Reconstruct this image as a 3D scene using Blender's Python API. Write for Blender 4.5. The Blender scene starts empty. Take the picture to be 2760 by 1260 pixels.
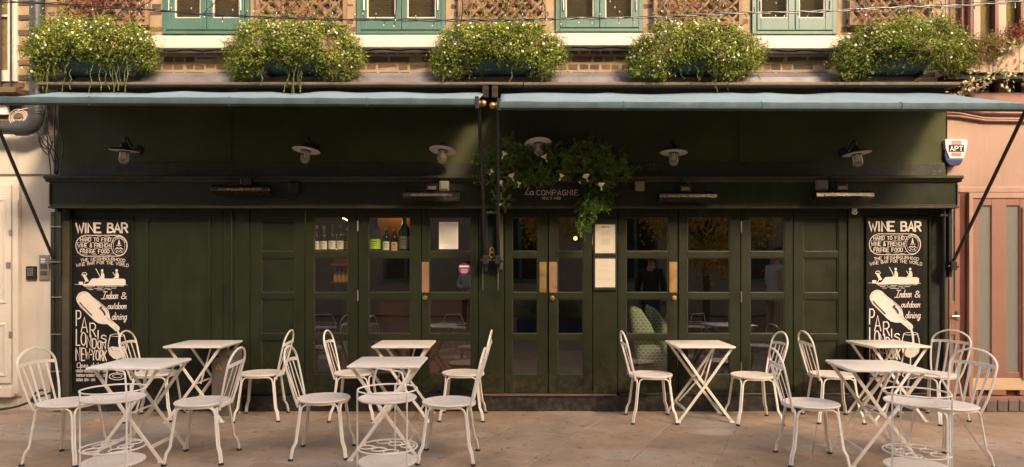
import bpy, math, random
import numpy as np
from mathutils import Vector, Matrix

R = math.radians
rnd = random.Random(7)
npr = np.random.default_rng(7)
scene = bpy.context.scene
col = scene.collection

# ------------------------------------------------------------------ camera
F = 1870.0                       # focal length in pixels of the 2760 px wide photograph
CX, HY, CH = 1380.0, 711.0, 1.54  # centre column, horizon row, eye height
cam_d = bpy.data.cameras.new('camera')
cam = bpy.data.objects.new('camera', cam_d); col.objects.link(cam)
cam.location = (0, 0, CH); cam.rotation_euler = (R(90), 0, 0)
cam_d.sensor_width = 36; cam_d.lens = 36 * F / 2760
cam_d.shift_y = (HY - 630) / 2760
cam_d.clip_start = 0.05; cam_d.clip_end = 500
scene.camera = cam

# ------------------------------------------------------------------ light
SUN_DIR = Vector((0.42, -0.74, 0.56)).normalized()      # towards the sun
w = bpy.data.worlds.new('World'); scene.world = w; w.use_nodes = True
nt = w.node_tree; nt.nodes.clear()
sky = nt.nodes.new('ShaderNodeTexSky'); sky.sky_type = 'NISHITA'; sky.sun_disc = False
sky.sun_elevation = math.asin(SUN_DIR.z); sky.sun_rotation = math.atan2(SUN_DIR.x, SUN_DIR.y)
sky.air_density = 1.0; sky.dust_density = 3.0; sky.ozone_density = 1.0
bg = nt.nodes.new('ShaderNodeBackground'); bg.inputs['Strength'].default_value = 0.15
wo = nt.nodes.new('ShaderNodeOutputWorld')
nt.links.new(sky.outputs[0], bg.inputs[0]); nt.links.new(bg.outputs[0], wo.inputs[0])
sd = bpy.data.lights.new('sun', 'SUN'); sd.energy = 1.5; sd.angle = R(11.0); sd.color = (1.0, 0.91, 0.80)
so = bpy.data.objects.new('sun', sd); col.objects.link(so)
so.rotation_euler = SUN_DIR.to_track_quat('Z', 'Y').to_euler()
vs = scene.view_settings
vs.view_transform = 'Standard'; vs.look = 'None'; vs.gamma = 1; vs.use_curve_mapping = False
vs.exposure = 1.9
vs.use_white_balance = True
vs.white_balance_temperature = 8900; vs.white_balance_tint = 14
scene.cycles.max_bounces = 8; scene.cycles.transparent_max_bounces = 12
scene.cycles.use_denoising = True

# ------------------------------------------------------------------ helpers
def PX(px, d): return (px - CX) * d / F
def PZ(py, d): return CH + (HY - py) * d / F

class MB:
    def __init__(s): s.v = []; s.f = []; s.m = []; s.mi = 0
    def add(s, vs_, fs_):
        o = len(s.v); s.v += [tuple(a) for a in vs_]
        for f in fs_: s.f.append(tuple(i + o for i in f)); s.m.append(s.mi)
    def box(s, x0, x1, y0, y1, z0, z1):
        if x0 > x1: x0, x1 = x1, x0
        if y0 > y1: y0, y1 = y1, y0
        if z0 > z1: z0, z1 = z1, z0
        s.add([(x0,y0,z0),(x1,y0,z0),(x1,y1,z0),(x0,y1,z0),(x0,y0,z1),(x1,y0,z1),(x1,y1,z1),(x0,y1,z1)],
              [(0,3,2,1),(4,5,6,7),(0,1,5,4),(1,2,6,5),(2,3,7,6),(3,0,4,7)])
    def tube(s, pts, r, n=6, closed=False, caps=True):
        P = [Vector(p) for p in pts]; N = len(P); T = []
        for i in range(N):
            if closed: t = P[(i+1) % N] - P[i-1]
            else: t = P[min(i+1, N-1)] - P[max(i-1, 0)]
            T.append(t.normalized() if t.length > 1e-9 else Vector((0,0,1)))
        u = T[0].orthogonal().normalized(); rings = []; rr = r if isinstance(r, (list, tuple)) else [r] * N
        for i in range(N):
            u = (u - T[i] * u.dot(T[i]))
            u = u.normalized() if u.length > 1e-6 else T[i].orthogonal().normalized()
            b = T[i].cross(u)
            rings.append([P[i] + (u * math.cos(2*math.pi*k/n) + b * math.sin(2*math.pi*k/n)) * rr[i] for k in range(n)])
        vs_ = [v for g in rings for v in g]; fs_ = []
        for i in range(N if closed else N-1):
            a = i * n; b_ = ((i+1) % N) * n
            for k in range(n):
                fs_.append((a+k, a+(k+1) % n, b_+(k+1) % n, b_+k))
        if not closed and caps:
            fs_.append(tuple(reversed(range(n)))); fs_.append(tuple(range((N-1)*n, N*n)))
        s.add(vs_, fs_)
    def bar(s, pts, w_, t_, side):
        """flat bar: width w_ along side, thickness t_"""
        P = [Vector(p) for p in pts]; N = len(P); vs_ = []; fs_ = []
        for i in range(N):
            t = (P[min(i+1, N-1)] - P[max(i-1, 0)]).normalized()
            a = Vector(side); a = (a - t * a.dot(t)).normalized(); b = t.cross(a)
            for sa, sb in ((-1,-1),(1,-1),(1,1),(-1,1)): vs_.append(P[i] + a*sa*w_/2 + b*sb*t_/2)
        for i in range(N-1):
            for k in range(4): fs_.append((i*4+k, i*4+(k+1) % 4, i*4+4+(k+1) % 4, i*4+4+k))
        fs_.append((3,2,1,0)); o = (N-1)*4; fs_.append((o,o+1,o+2,o+3))
        s.add(vs_, fs_)
    def lathe(s, prof, c=(0,0,0), n=32, ax=None):
        """prof: (r, z) list; axis z, or ax = matrix 3x3"""
        vs_ = []; fs_ = []; M = ax or Matrix.Identity(3); c = Vector(c)
        for r_, z_ in prof:
            for k in range(n):
                a = 2*math.pi*k/n; vs_.append(c + M @ Vector((r_*math.cos(a), r_*math.sin(a), z_)))
        for i in range(len(prof)-1):
            for k in range(n): fs_.append((i*n+k, i*n+(k+1) % n, (i+1)*n+(k+1) % n, (i+1)*n+k))
        if prof[0][0] > 1e-5: fs_.append(tuple(reversed(range(n))))
        if prof[-1][0] > 1e-5: fs_.append(tuple(range((len(prof)-1)*n, len(prof)*n)))
        s.add(vs_, fs_)
    def prism(s, poly, y0, y1):
        """polygon in xz (counter-clockwise seen from -y) extruded y0 (front) .. y1"""
        n = len(poly)
        s.add([(x, y0, z) for x, z in poly] + [(x, y1, z) for x, z in poly],
              [tuple(range(n)), tuple(reversed(range(n, 2*n)))] + [(i, n+i, n+(i+1) % n, (i+1) % n) for i in range(n)])
    def ribbon(s, pts, w_, y):
        """thin painted stroke in the xz plane at depth y, facing -y"""
        P = [Vector((a, b)) for a, b in pts]; N = len(P)
        if N < 2: return
        closed = (P[0] - P[-1]).length < 1e-6
        if closed: P = P[:-1]; N -= 1
        vs_ = []
        for i in range(N):
            if closed: d0 = (P[i] - P[i-1]); d1 = (P[(i+1) % N] - P[i])
            else:
                d0 = P[i] - P[i-1] if i else P[1] - P[0]; d1 = P[i+1] - P[i] if i < N-1 else d0
            if d0.length < 1e-9: d0 = d1
            if d1.length < 1e-9: d1 = d0
            d0 = d0.normalized(); d1 = d1.normalized()
            n0 = Vector((-d0.y, d0.x)); n1 = Vector((-d1.y, d1.x)); m = n0 + n1
            m = m.normalized() if m.length > .3 else n0
            k = 1 / max(.55, m.dot(n0)); p = P[i]
            if not closed and i == 0: p = p - d1 * w_ * .35
            if not closed and i == N-1: p = p + d0 * w_ * .35
            a = p + m*w_/2*k; b = p - m*w_/2*k
            vs_ += [(a.x, y, a.y), (b.x, y, b.y)]
        fs_ = [(2*i, 2*i+1, (2*i+3) % (2*N), (2*i+2) % (2*N)) for i in range(N if closed else N-1)]
        s.add(vs_, fs_)
    def flat(s, poly, y):
        s.add([(a, y, b) for a, b in poly], [tuple(range(len(poly)))])

def obj(name, mb, mats, parent=None, smooth=False, bevel=0, loc=None):
    me = bpy.data.meshes.new(name)
    me.from_pydata(mb.v, [], mb.f)
    if not isinstance(mats, (list, tuple)): mats = [mats]
    for m in mats: me.materials.append(m)
    if len(mats) > 1: me.polygons.foreach_set('material_index', mb.m)
    if smooth:
        me.polygons.foreach_set('use_smooth', [True] * len(me.polygons))
    o = bpy.data.objects.new(name, me); col.objects.link(o)
    if smooth:
        try: me.set_sharp_from_angle(angle=R(40))
        except Exception: pass
    if bevel:
        b = o.modifiers.new('bevel', 'BEVEL'); b.width = bevel; b.segments = 2; b.limit_method = 'ANGLE'; b.harden_normals = False
    if parent is not None: o.parent = parent
    if loc: o.location = loc
    return o

def tag(o, label=None, cat=None, group=None, kind=None):
    if label: o['label'] = label
    if cat: o['category'] = cat
    if group: o['group'] = group
    if kind: o['kind'] = kind
    return o

def empty(name, loc=(0,0,0), rz=0, label=None, cat=None, group=None):
    o = bpy.data.objects.new(name, None); col.objects.link(o); o.empty_display_size = .1
    o.location = loc; o.rotation_euler.z = rz
    return tag(o, label, cat, group)

def copy_tree(o, parent=None, name=None):
    c = o.copy(); col.objects.link(c); c.parent = parent
    for ch in CH_OF(o): copy_tree(ch, c)
    return c
def CH_OF(o): return list(o.children)

def leafmesh(name, cen, nrm, ln, wd, m, parent=None, kind=None, pts=4):
    """many small leaves; cen, nrm: N x 3; ln, wd arrays"""
    cen = np.asarray(cen, float); N = len(cen)
    nrm = np.asarray(nrm, float); nrm = nrm / (np.linalg.norm(nrm, axis=1, keepdims=True) + 1e-9)
    rv = npr.normal(size=(N, 3)); a = np.cross(nrm, rv); a /= (np.linalg.norm(a, axis=1, keepdims=True) + 1e-9)
    b = np.cross(nrm, a); ln = np.broadcast_to(ln, (N,))[:, None]; wd = np.broadcast_to(wd, (N,))[:, None]
    if pts == 4:
        V = np.stack([cen - a*ln/2, cen + b*wd/2 + nrm*wd*.2, cen + a*ln/2, cen - b*wd/2 + nrm*wd*.2], 1)
    else:
        V = np.stack([cen + (a*math.cos(2*math.pi*k/pts)*ln/2 + b*math.sin(2*math.pi*k/pts)*wd/2) * (1 if k % 2 == 0 or pts < 8 else .5) for k in range(pts)], 1)
    me = bpy.data.meshes.new(name); n = pts
    me.vertices.add(N*n); me.vertices.foreach_set('co', V.reshape(-1).astype(np.float32))
    me.loops.add(N*n); me.loops.foreach_set('vertex_index', np.arange(N*n, dtype=np.int32))
    me.polygons.add(N); me.polygons.foreach_set('loop_start', np.arange(0, N*n, n, dtype=np.int32))
    me.update(calc_edges=True); me.materials.append(m)
    o = bpy.data.objects.new(name, me); col.objects.link(o)
    if parent is not None: o.parent = parent
    if kind: o['kind'] = kind
    return o

# ------------------------------------------------------------------ materials
def nodes(name):
    m = bpy.data.materials.new(name); m.use_nodes = True; t = m.node_tree
    return m, t, t.nodes['Principled BSDF']
def N_(t, k, **kw):
    n = t.nodes.new(k)
    for a, b in kw.items(): setattr(n, a, b)
    return n
def ramp(t, fac, stops):
    r = N_(t, 'ShaderNodeValToRGB'); e = r.color_ramp.elements
    while len(e) < len(stops): e.new(.5)
    for el, (p, c) in zip(e, stops): el.position = p; el.color = (*c, 1) if len(c) == 3 else c
    t.links.new(fac, r.inputs[0]); return r.outputs[0]
def noise(t, scale, detail=4, rough=.55, coord='Object', stretch=None, dist=0):
    tc = N_(t, 'ShaderNodeTexCoord'); src = tc.outputs[coord]
    if stretch:
        mp = N_(t, 'ShaderNodeMapping'); mp.inputs['Scale'].default_value = stretch
        t.links.new(src, mp.inputs[0]); src = mp.outputs[0]
    n = N_(t, 'ShaderNodeTexNoise'); n.inputs['Scale'].default_value = scale; n.inputs['Detail'].default_value = detail
    n.inputs['Roughness'].default_value = rough; n.inputs['Distortion'].default_value = dist
    t.links.new(src, n.inputs['Vector']); return n.outputs['Fac']
def mix(t, fac, a, b, mode='MIX'):
    m = N_(t, 'ShaderNodeMix', data_type='RGBA', blend_type=mode)
    for sock, v in ((m.inputs[0], fac), (m.inputs[6], a), (m.inputs[7], b)):
        if hasattr(v, 'links'): t.links.new(v, sock)
        elif isinstance(v, (int, float)): sock.default_value = v
        else: sock.default_value = (*v, 1)
    return m.outputs[2]
def bump(t, bsdf, h, strength=.3, dist=.01):
    b = N_(t, 'ShaderNodeBump'); b.inputs['Strength'].default_value = strength; b.inputs['Distance'].default_value = dist
    t.links.new(h, b.inputs['Height']); t.links.new(b.outputs[0], bsdf.inputs['Normal']); return b
def shade(c, k): return tuple(min(1, x*k) for x in c)

def paint(name, base, rough=.5, var=.25, scale=3, chips=None, bstr=.15, bscale=40, metal=0, chip_amt=.66, stretch=None, spec=.5, perobj=0, splash=None, streak=None):
    m, t, p = nodes(name)
    n1 = noise(t, scale, 6, .6, stretch=stretch)
    c = ramp(t, n1, [(.3, shade(base, 1-var)), (.7, shade(base, 1+var))])
    if chips:
        n2 = noise(t, 38, 5, .7); n3 = noise(t, 2.3, 2)
        mm = N_(t, 'ShaderNodeMath', operation='MULTIPLY'); t.links.new(n2, mm.inputs[0]); t.links.new(n3, mm.inputs[1])
        k = ramp(t, mm.outputs[0], [(chip_amt*.62, (0,0,0)), (chip_amt*.66, (1,1,1))])
        c = mix(t, k, c, chips)
    if splash:      # dried dirt kicked up from the paving
        g = N_(t, 'ShaderNodeNewGeometry'); sz = N_(t, 'ShaderNodeSeparateXYZ'); t.links.new(g.outputs['Position'], sz.inputs[0])
        hz_ = ramp(t, sz.outputs[2], [(.12, (1,1,1)), (.62, (0,0,0))]); nz = ramp(t, noise(t, 16, 6, .7), [(.44, (0,0,0)), (.68, (1,1,1))])
        mm = mix(t, 1.0, hz_, nz, 'MULTIPLY'); c = mix(t, mm, c, splash)
    if streak:      # rain streaks and faded drifts
        k = ramp(t, noise(t, 5, 5, .65, stretch=(2.2, 1, .14)), [(.50, (0,0,0)), (.72, (.55,)*3)]); c = mix(t, k, c, streak)
    t.links.new(c, p.inputs['Base Color'])
    r = ramp(t, noise(t, scale*2.5, 5), [(.3, (rough*.8,)*3), (.7, (min(1, rough*1.25),)*3)])
    t.links.new(r, p.inputs['Roughness']); p.inputs['Metallic'].default_value = metal
    p.inputs['Specular IOR Level'].default_value = spec
    if perobj:
        oi = N_(t, 'ShaderNodeObjectInfo'); t.links.new(mix(t, 1.0, c, ramp(t, oi.outputs['Random'], [(0, (1-perobj,)*3), (1, (1+perobj*.6, 1+perobj*.5, 1+perobj*.4))]), 'MULTIPLY'), p.inputs['Base Color'])
    if bstr: bump(t, p, noise(t, bscale, 4, stretch=stretch), bstr, .004)
    return m

def rand_paint(name, stops, rough=.8, bstr=.5, bscale=60, var=.3):
    """colour picked per object"""
    m, t, p = nodes(name)
    oi = N_(t, 'ShaderNodeObjectInfo'); c = ramp(t, oi.outputs['Random'], stops)
    n = noise(t, bscale, 5, .65); d = ramp(t, n, [(.3, (1-var,)*3), (.7, (1+var,)*3)])
    t.links.new(mix(t, 1.0, c, d, 'MULTIPLY'), p.inputs['Base Color'])
    p.inputs['Roughness'].default_value = rough; bump(t, p, n, bstr, .006); return m

def leaf_mat(name, stops, rough=.55, trans=.25, dead=None):
    m, t, p = nodes(name)
    g = N_(t, 'ShaderNodeNewGeometry'); c = ramp(t, g.outputs['Random Per Island'], stops)
    t.links.new(c, p.inputs['Base Color']); p.inputs['Roughness'].default_value = rough
    p.inputs['Specular IOR Level'].default_value = .25
    # drifts of fresher and older growth through the plant
    c = mix(t, 1.0, c, ramp(t, noise(t, 5.5, 4, .6), [(.3, (.58,.55,.50)), (.5, (1,1,1)), (.72, (1.5,1.42,1.25))]), 'MULTIPLY')
    if dead: c = mix(t, ramp(t, noise(t, 3.1, 3, .5), [(.62, (0,0,0)), (.74, (.6,)*3)]), c, dead)
    t.links.new(c, p.inputs['Base Color'])
    tr = N_(t, 'ShaderNodeBsdfTranslucent'); t.links.new(c, tr.inputs[0])
    ms = N_(t, 'ShaderNodeMixShader'); ms.inputs[0].default_value = trans
    out = [n for n in t.nodes if n.type == 'OUTPUT_MATERIAL'][0]
    t.links.new(p.outputs[0], ms.inputs[1]); t.links.new(tr.outputs[0], ms.inputs[2]); t.links.new(ms.outputs[0], out.inputs[0])
    return m

def glass(name, ior=1.85, tint=(.9,.93,.9), bumpy=0, rough=0.0, haze=0):
    m = bpy.data.materials.new(name); m.use_nodes = True; t = m.node_tree; t.nodes.clear()
    fr = N_(t, 'ShaderNodeFresnel')
    gb = N_(t, 'ShaderNodeNewGeometry'); mx = N_(t, 'ShaderNodeMix'); mx.inputs[2].default_value = ior; mx.inputs[3].default_value = 1/ior   # a thin pane: the same from both sides
    t.links.new(gb.outputs['Backfacing'], mx.inputs[0]); t.links.new(mx.outputs[0], fr.inputs[0])
    tr = N_(t, 'ShaderNodeBsdfTransparent'); tr.inputs[0].default_value = (*tint, 1)
    gl = N_(t, 'ShaderNodeBsdfGlossy'); gl.inputs['Roughness'].default_value = rough
    ms = N_(t, 'ShaderNodeMixShader'); out = N_(t, 'ShaderNodeOutputMaterial')
    t.links.new(fr.outputs[0], ms.inputs[0]); t.links.new(tr.outputs[0], ms.inputs[1]); t.links.new(gl.outputs[0], ms.inputs[2])
    t.links.new(ms.outputs[0], out.inputs[0])
    if haze:      # pale diffuse share: milky jars, and reflections put into wired panes
        df = N_(t, 'ShaderNodeBsdfDiffuse'); df.inputs[0].default_value = (.7,.66,.6,1); m2 = N_(t, 'ShaderNodeMixShader'); m2.inputs[0].default_value = haze
        t.links.new(tr.outputs[0], m2.inputs[1]); t.links.new(df.outputs[0], m2.inputs[2]); t.links.new(m2.outputs[0], ms.inputs[1])
    if bumpy:
        b = N_(t, 'ShaderNodeBump'); b.inputs['Strength'].default_value = bumpy; b.inputs['Distance'].default_value = .01
        t.links.new(noise(t, 1.7, 2), b.inputs['Height']); t.links.new(b.outputs[0], gl.inputs['Normal']); t.links.new(b.outputs[0], fr.inputs['Normal'])
    return m

def emit(name, c, s):
    m, t, p = nodes(name); p.inputs['Base Color'].default_value = (*c, 1)
    p.inputs['Emission Color'].default_value = (*c, 1); p.inputs['Emission Strength'].default_value = s; return m

M = {}
M['green'] = paint('green_gloss_paint', (.0130, .0172, .0068), .42, .28, 2.2, chips=(.10,.075,.05), chip_amt=.72, bstr=.12, bscale=18, stretch=(1,1,.35), spec=.30, splash=(.07,.055,.038), streak=(.021,.025,.012))
M['green_wall'] = paint('green_rough_paint', (.052, .058, .025), .62, .25, 1.6, chips=(.05,.03,.02), chip_amt=.74, bstr=.5, bscale=9, spec=.22)
M['green_worn'] = paint('green_worn_wood', (.030, .030, .016), .65, .4, 9, chips=(.11,.07,.045), chip_amt=.62, bstr=.5, bscale=50, stretch=(.15,1,1))
M['olive'] = paint('olive_brown_paint', (.065, .052, .032), .55, .25, 4)
M['black'] = paint('black_satin_metal', (.012, .012, .012), .4, .3, 8)
M['dark_void'] = paint('dark_board_gap_shade', (.02, .02, .018), .8, .3, 5)  # dark boards, and shade put into colour at the gaps
M['plinth'] = paint('black_bitumen_paint', (.012, .011, .011), .5, .35, 5, splash=(.06,.05,.04), chips=(.4,.36,.32), chip_amt=.84, bstr=.4, bscale=14)
M['cream'] = paint('cream_powder_coat', (.78, .71, .64), .42, .06, 5, chips=(.30,.20,.14), chip_amt=.83, bstr=.05, bscale=90, perobj=.09)
M['rubber'] = paint('black_rubber', (.015,.014,.013), .7, .2, 9)
M['white_wall'] = paint('white_masonry_paint', (.49, .435, .385), .75, .08, 2.2, chips=(.30,.24,.19), chip_amt=.80, bstr=.7, bscale=7, splash=(.30,.24,.18), streak=(.38,.32,.27))
M['white_wood'] = paint('white_gloss_wood', (.56, .50, .44), .4, .07, 3, chips=(.3,.22,.16), chip_amt=.84, bstr=.1)
M['sill'] = paint('sill_stone_paint', (.50, .44, .385), .6, .06, 3, chips=(.45,.38,.33), chip_amt=.86, bstr=.15)
M['pink'] = paint('salmon_pink_paint', (.38, .235, .18), .5, .10, 2.5, chips=(.2,.11,.08), chip_amt=.86, bstr=.3, bscale=25, streak=(.30,.18,.14))
M['pink_door'] = paint('terracotta_pink_paint', (.30, .145, .11), .42, .09, 3, bstr=.1)
M['red_door'] = paint('oxblood_paint', (.10, .022, .014), .45, .15, 3)
M['tan'] = paint('tan_kick_panel', (.62, .45, .29), .5, .08, 3)
M['teal'] = paint('teal_window_paint', (.048, .115, .095), .38, .10, 3, chips=(.35,.42,.38), chip_amt=.84, bstr=.1)
M['trough'] = paint('dark_teal_trough', (.022, .05, .055), .55, .4, 6, bstr=.3)
M['lead'] = paint('lead_flashing', (.15, .145, .16), .5, .25, 5, bstr=.3, bscale=12)
M['ledge'] = paint('weathered_ledge_wood', (.11, .075, .05), .7, .4, 9, bstr=.5, bscale=40, stretch=(.2,1,1))
M['canvas'] = paint('blue_canvas', (.14, .215, .275), .75, .10, 3, bstr=.25, bscale=180)
M['valance'] = paint('teal_canvas_roll', (.038, .078, .09), .7, .22, 3, chips=(.26,.2,.13), chip_amt=.80, bstr=.3, bscale=30, stretch=(2,1,.3))
M['brass'] = paint('aged_brass', (.42, .27, .12), .42, .15, 6, metal=1, bstr=.1)
M['copper'] = paint('copper_push_plate', (.46, .26, .17), .45, .12, 7, metal=.9, bstr=.08)
M['gold'] = paint('gold_foil', (1.0, .78, .52), .4, .2, 20, metal=.3, bstr=.3)
M['steel'] = paint('brushed_steel', (.42, .38, .34), .35, .1, 9, metal=.9)
M['grey_plastic'] = paint('grey_plastic', (.20, .185, .15), .5, .08, 6)
M['grey_box'] = paint('grey_enamel', (.12, .105, .085), .55, .12, 5)
M['heater'] = paint('bronze_heater_case', (.06, .048, .042), .3, .15, 8, metal=.8)
M['grille'] = paint('heater_grille', (.14, .12, .105), .3, .2, 9, metal=.8)
M['pipe_grey'] = paint('dark_grey_pipe', (.035, .037, .042), .42, .2, 3)
M['cable_white'] = paint('white_cable', (.5, .45, .4), .5, .1, 3)
M['wood'] = paint('trellis_wood', (.21, .125, .075), .75, .25, 8, bstr=.4, bscale=60)
M['board'] = paint('planter_board_wood', (.48, .33, .24), .7, .15, 6, bstr=.3, bscale=50, stretch=(1,1,.2))
M['mortar'] = paint('lime_mortar', (.28, .20, .125), .9, .22, 7, bstr=.7, bscale=35)
M['brick'] = rand_paint('stock_brick', [(0,(.14,.085,.055)),(.3,(.09,.06,.045)),(.48,(.065,.048,.042)),(.62,(.15,.10,.06)),(.8,(.16,.07,.05)),(1,(.11,.075,.05))], .9, .7, 45)
M['shade_white'] = paint('white_enamel', (.66,.62,.57), .35, .05, 9)
M['lamp_black'] = paint('black_enamel', (.02,.019,.018), .35, .1, 9)
M['sign_board'] = paint('black_sign_board', (.009,.008,.008), .6, .3, 4, bstr=.08, spec=.2)
M['chalk'] = paint('cream_sign_paint', (.66,.58,.53), .6, .07, 40)
M['ink'] = paint('black_ink', (.012,.011,.011), .6, .1, 9)
M['paper'] = paint('menu_paper', (.52,.46,.38), .7, .03, 3)
M['ink_grey'] = paint('faint_print', (.34,.31,.28), .7, .1, 9)
M['purple'] = paint('purple_vinyl', (.13,.015,.11), .45, .05, 9)
M['yellow'] = paint('warning_yellow', (.42,.22,.02), .5, .05, 9)
M['red_print'] = paint('red_print', (.55,.06,.05), .5, .05, 9)
M['navy'] = paint('navy_plastic', (.03,.035,.14), .35, .1, 9)
M['white_plastic'] = paint('white_plastic', (.72,.69,.67), .4, .03, 9)
M['leaf'] = leaf_mat('daisy_leaf', [(0,(.05,.08,.012)),(.35,(.125,.18,.026)),(.75,(.245,.31,.05)),(.93,(.35,.37,.10)),(1,(.28,.19,.08))], dead=(.22,.15,.07))
M['petal'] = leaf_mat('daisy_petal', [(0,(.80,.74,.66)),(.7,(.82,.78,.72)),(.85,(.75,.55,.45)),(1,(.8,.7,.5))], .6, .2)
M['creeper'] = leaf_mat('creeper_leaf', [(0,(.11,.018,.018)),(.4,(.20,.035,.03)),(.75,(.28,.065,.05)),(.88,(.16,.14,.04)),(1,(.12,.15,.03))])
M['creeper_pale'] = leaf_mat('fading_creeper_leaf', [(0,(.22,.04,.03)),(.3,(.30,.08,.06)),(.55,(.25,.20,.07)),(.8,(.17,.18,.05)),(1,(.35,.25,.12))])
M['fir'] = leaf_mat('fir_needle', [(0,(.06,.12,.024)),(.5,(.13,.22,.045)),(.85,(.21,.30,.075)),(1,(.26,.29,.11))], .5, .1)
M['fir_lit'] = leaf_mat('fir_needle_lit', [(0,(.04,.10,.02)),(.6,(.07,.15,.03)),(1,(.11,.19,.05))], .5, .2)  # copy of the needle colours toned for the lit hanging branch
M['ivy'] = leaf_mat('variegated_ivy', [(0,(.10,.14,.04)),(.35,(.22,.24,.09)),(.6,(.50,.47,.30)),(1,(.62,.56,.40))])
M['dry'] = leaf_mat('dry_leaf', [(0,(.12,.10,.03)),(.5,(.22,.16,.06)),(1,(.30,.22,.10))])
M['autumn'] = leaf_mat('autumn_leaf', [(0,(.45,.20,.02)),(.5,(.75,.42,.04)),(.8,(.8,.55,.06)),(1,(.35,.35,.05))], .5, .4)
M['greenleaf'] = leaf_mat('tree_leaf', [(0,(.06,.10,.02)),(1,(.20,.28,.06))], .5, .3)
M['stem'] = paint('green_stem', (.16,.20,.06), .6, .2, 9, bstr=0)
M['bark'] = paint('bark', (.10,.075,.05), .85, .3, 8, bstr=.6)
M['yellow_leaf'] = paint('fallen_leaf', (.42,.25,.05), .6, .3, 30)
M['litter'] = paint('paper_scrap', (.7,.62,.52), .7, .1, 30)
M['glass'] = glass('shop_glass', 2.4, (.80,.82,.78), .05)
M['glass_up'] = glass('upper_window_glass', 2.4, (.8,.8,.72), .08)
M['glass_lamp'] = glass('lamp_glass', 1.5, (.80,.78,.74), haze=.22)
M['glass_wire'] = glass('wired_glass', 2.3, (.5,.52,.45), .12, .12, haze=.3)  # haze stands in for greenery mirrored in the doors
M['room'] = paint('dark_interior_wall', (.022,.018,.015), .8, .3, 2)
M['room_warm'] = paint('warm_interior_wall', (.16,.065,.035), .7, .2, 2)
M['shelf'] = paint('interior_wood', (.20,.10,.045), .6, .2, 4)
M['paper_w'] = paint('white_menu_paper', (.85,.79,.68), .7, .03, 3)
M['reflection_sheet'] = paint('tan_reflection_sheet', (.11,.085,.055), .9, .35, 2.5)  # colour stands in for brick mirrored in the upper panes
M['bottle_g'] = paint('dark_green_bottle', (.012,.02,.012), .12, .1, 4, bstr=0)
M['label_w'] = paint('bottle_label_cream', (.85,.78,.66), .6, .05, 30)
M['label_g'] = paint('bottle_label_green', (.42,.75,.06), .6, .05, 30)
M['label_b'] = paint('bottle_label_buff', (.7,.5,.26), .6, .05, 30)
M['foil_r'] = paint('red_foil', (.30,.02,.015), .4, .05, 30)
M['led'] = emit('led_strip', (1,.68,.36), 3.0)
M['bulb'] = emit('pendant_bulb', (1,.42,.12), 3.0)
M['skin'] = paint('skin', (.30,.16,.10), .5, .05, 9, bstr=0)
M['skin_l'] = paint('skin_light', (.50,.30,.22), .5, .05, 9, bstr=0)
M['hair'] = paint('dark_hair', (.015,.011,.009), .5, .2, 30)
M['cloth_w'] = paint('white_cloth', (.62,.59,.56), .85, .06, 9)
M['cloth_k'] = paint('black_cloth', (.02,.02,.022), .85, .1, 9)
M['cloth_b'] = paint('beige_cloth', (.45,.36,.26), .85, .08, 9)
M['jeans'] = paint('denim', (.05,.075,.12), .85, .2, 9)
M['render_pale'] = paint('pale_render', (.30,.23,.17), .8, .1, 1.2)
M['blue_pot'] = paint('blue_planter', (.02,.04,.10), .5, .1, 5)

def perforated(name):
    m, t, p = nodes(name)
    p.inputs['Roughness'].default_value = .42
    tc = N_(t, 'ShaderNodeTexCoord'); sp = N_(t, 'ShaderNodeSeparateXYZ'); t.links.new(tc.outputs['Object'], sp.inputs[0])
    def ma(op, a, b=None):
        n = N_(t, 'ShaderNodeMath', operation=op)
        for i, v in enumerate((a, b)):
            if v is None: continue
            if hasattr(v, 'links'): t.links.new(v, n.inputs[i])
            else: n.inputs[i].default_value = v
        return n.outputs[0]
    x, y = sp.outputs[0], sp.outputs[1]
    r = ma('SQRT', ma('ADD', ma('MULTIPLY', x, x), ma('MULTIPLY', y, y)))
    th = ma('ARCTAN2', y, x)
    ring = ma('ABSOLUTE', ma('SUBTRACT', ma('FRACT', ma('MULTIPLY', r, 62)), .5))
    ang = ma('ABSOLUTE', ma('SUBTRACT', ma('FRACT', ma('MULTIPLY', th, 11.14)), .5))
    dot = ma('MULTIPLY', ma('LESS_THAN', ring, .24), ma('LESS_THAN', ang, .27))
    band = ma('MULTIPLY', ma('GREATER_THAN', r, .06), ma('LESS_THAN', r, .155))
    gap = ma('GREATER_THAN', ma('SINE', ma('MULTIPLY', r, 130)), -.35)
    k = ma('MULTIPLY', ma('MULTIPLY', dot, band), gap)
    c = ramp(t, noise(t, 5, 5), [(.3, (.74,.66,.585)), (.7, (.82,.735,.66))])
    t.links.new(mix(t, ma('MULTIPLY', k, .45), c, (.22,.16,.13)), p.inputs['Base Color'])
    return m
M['perf'] = perforated('cream_perforated_metal')

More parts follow.
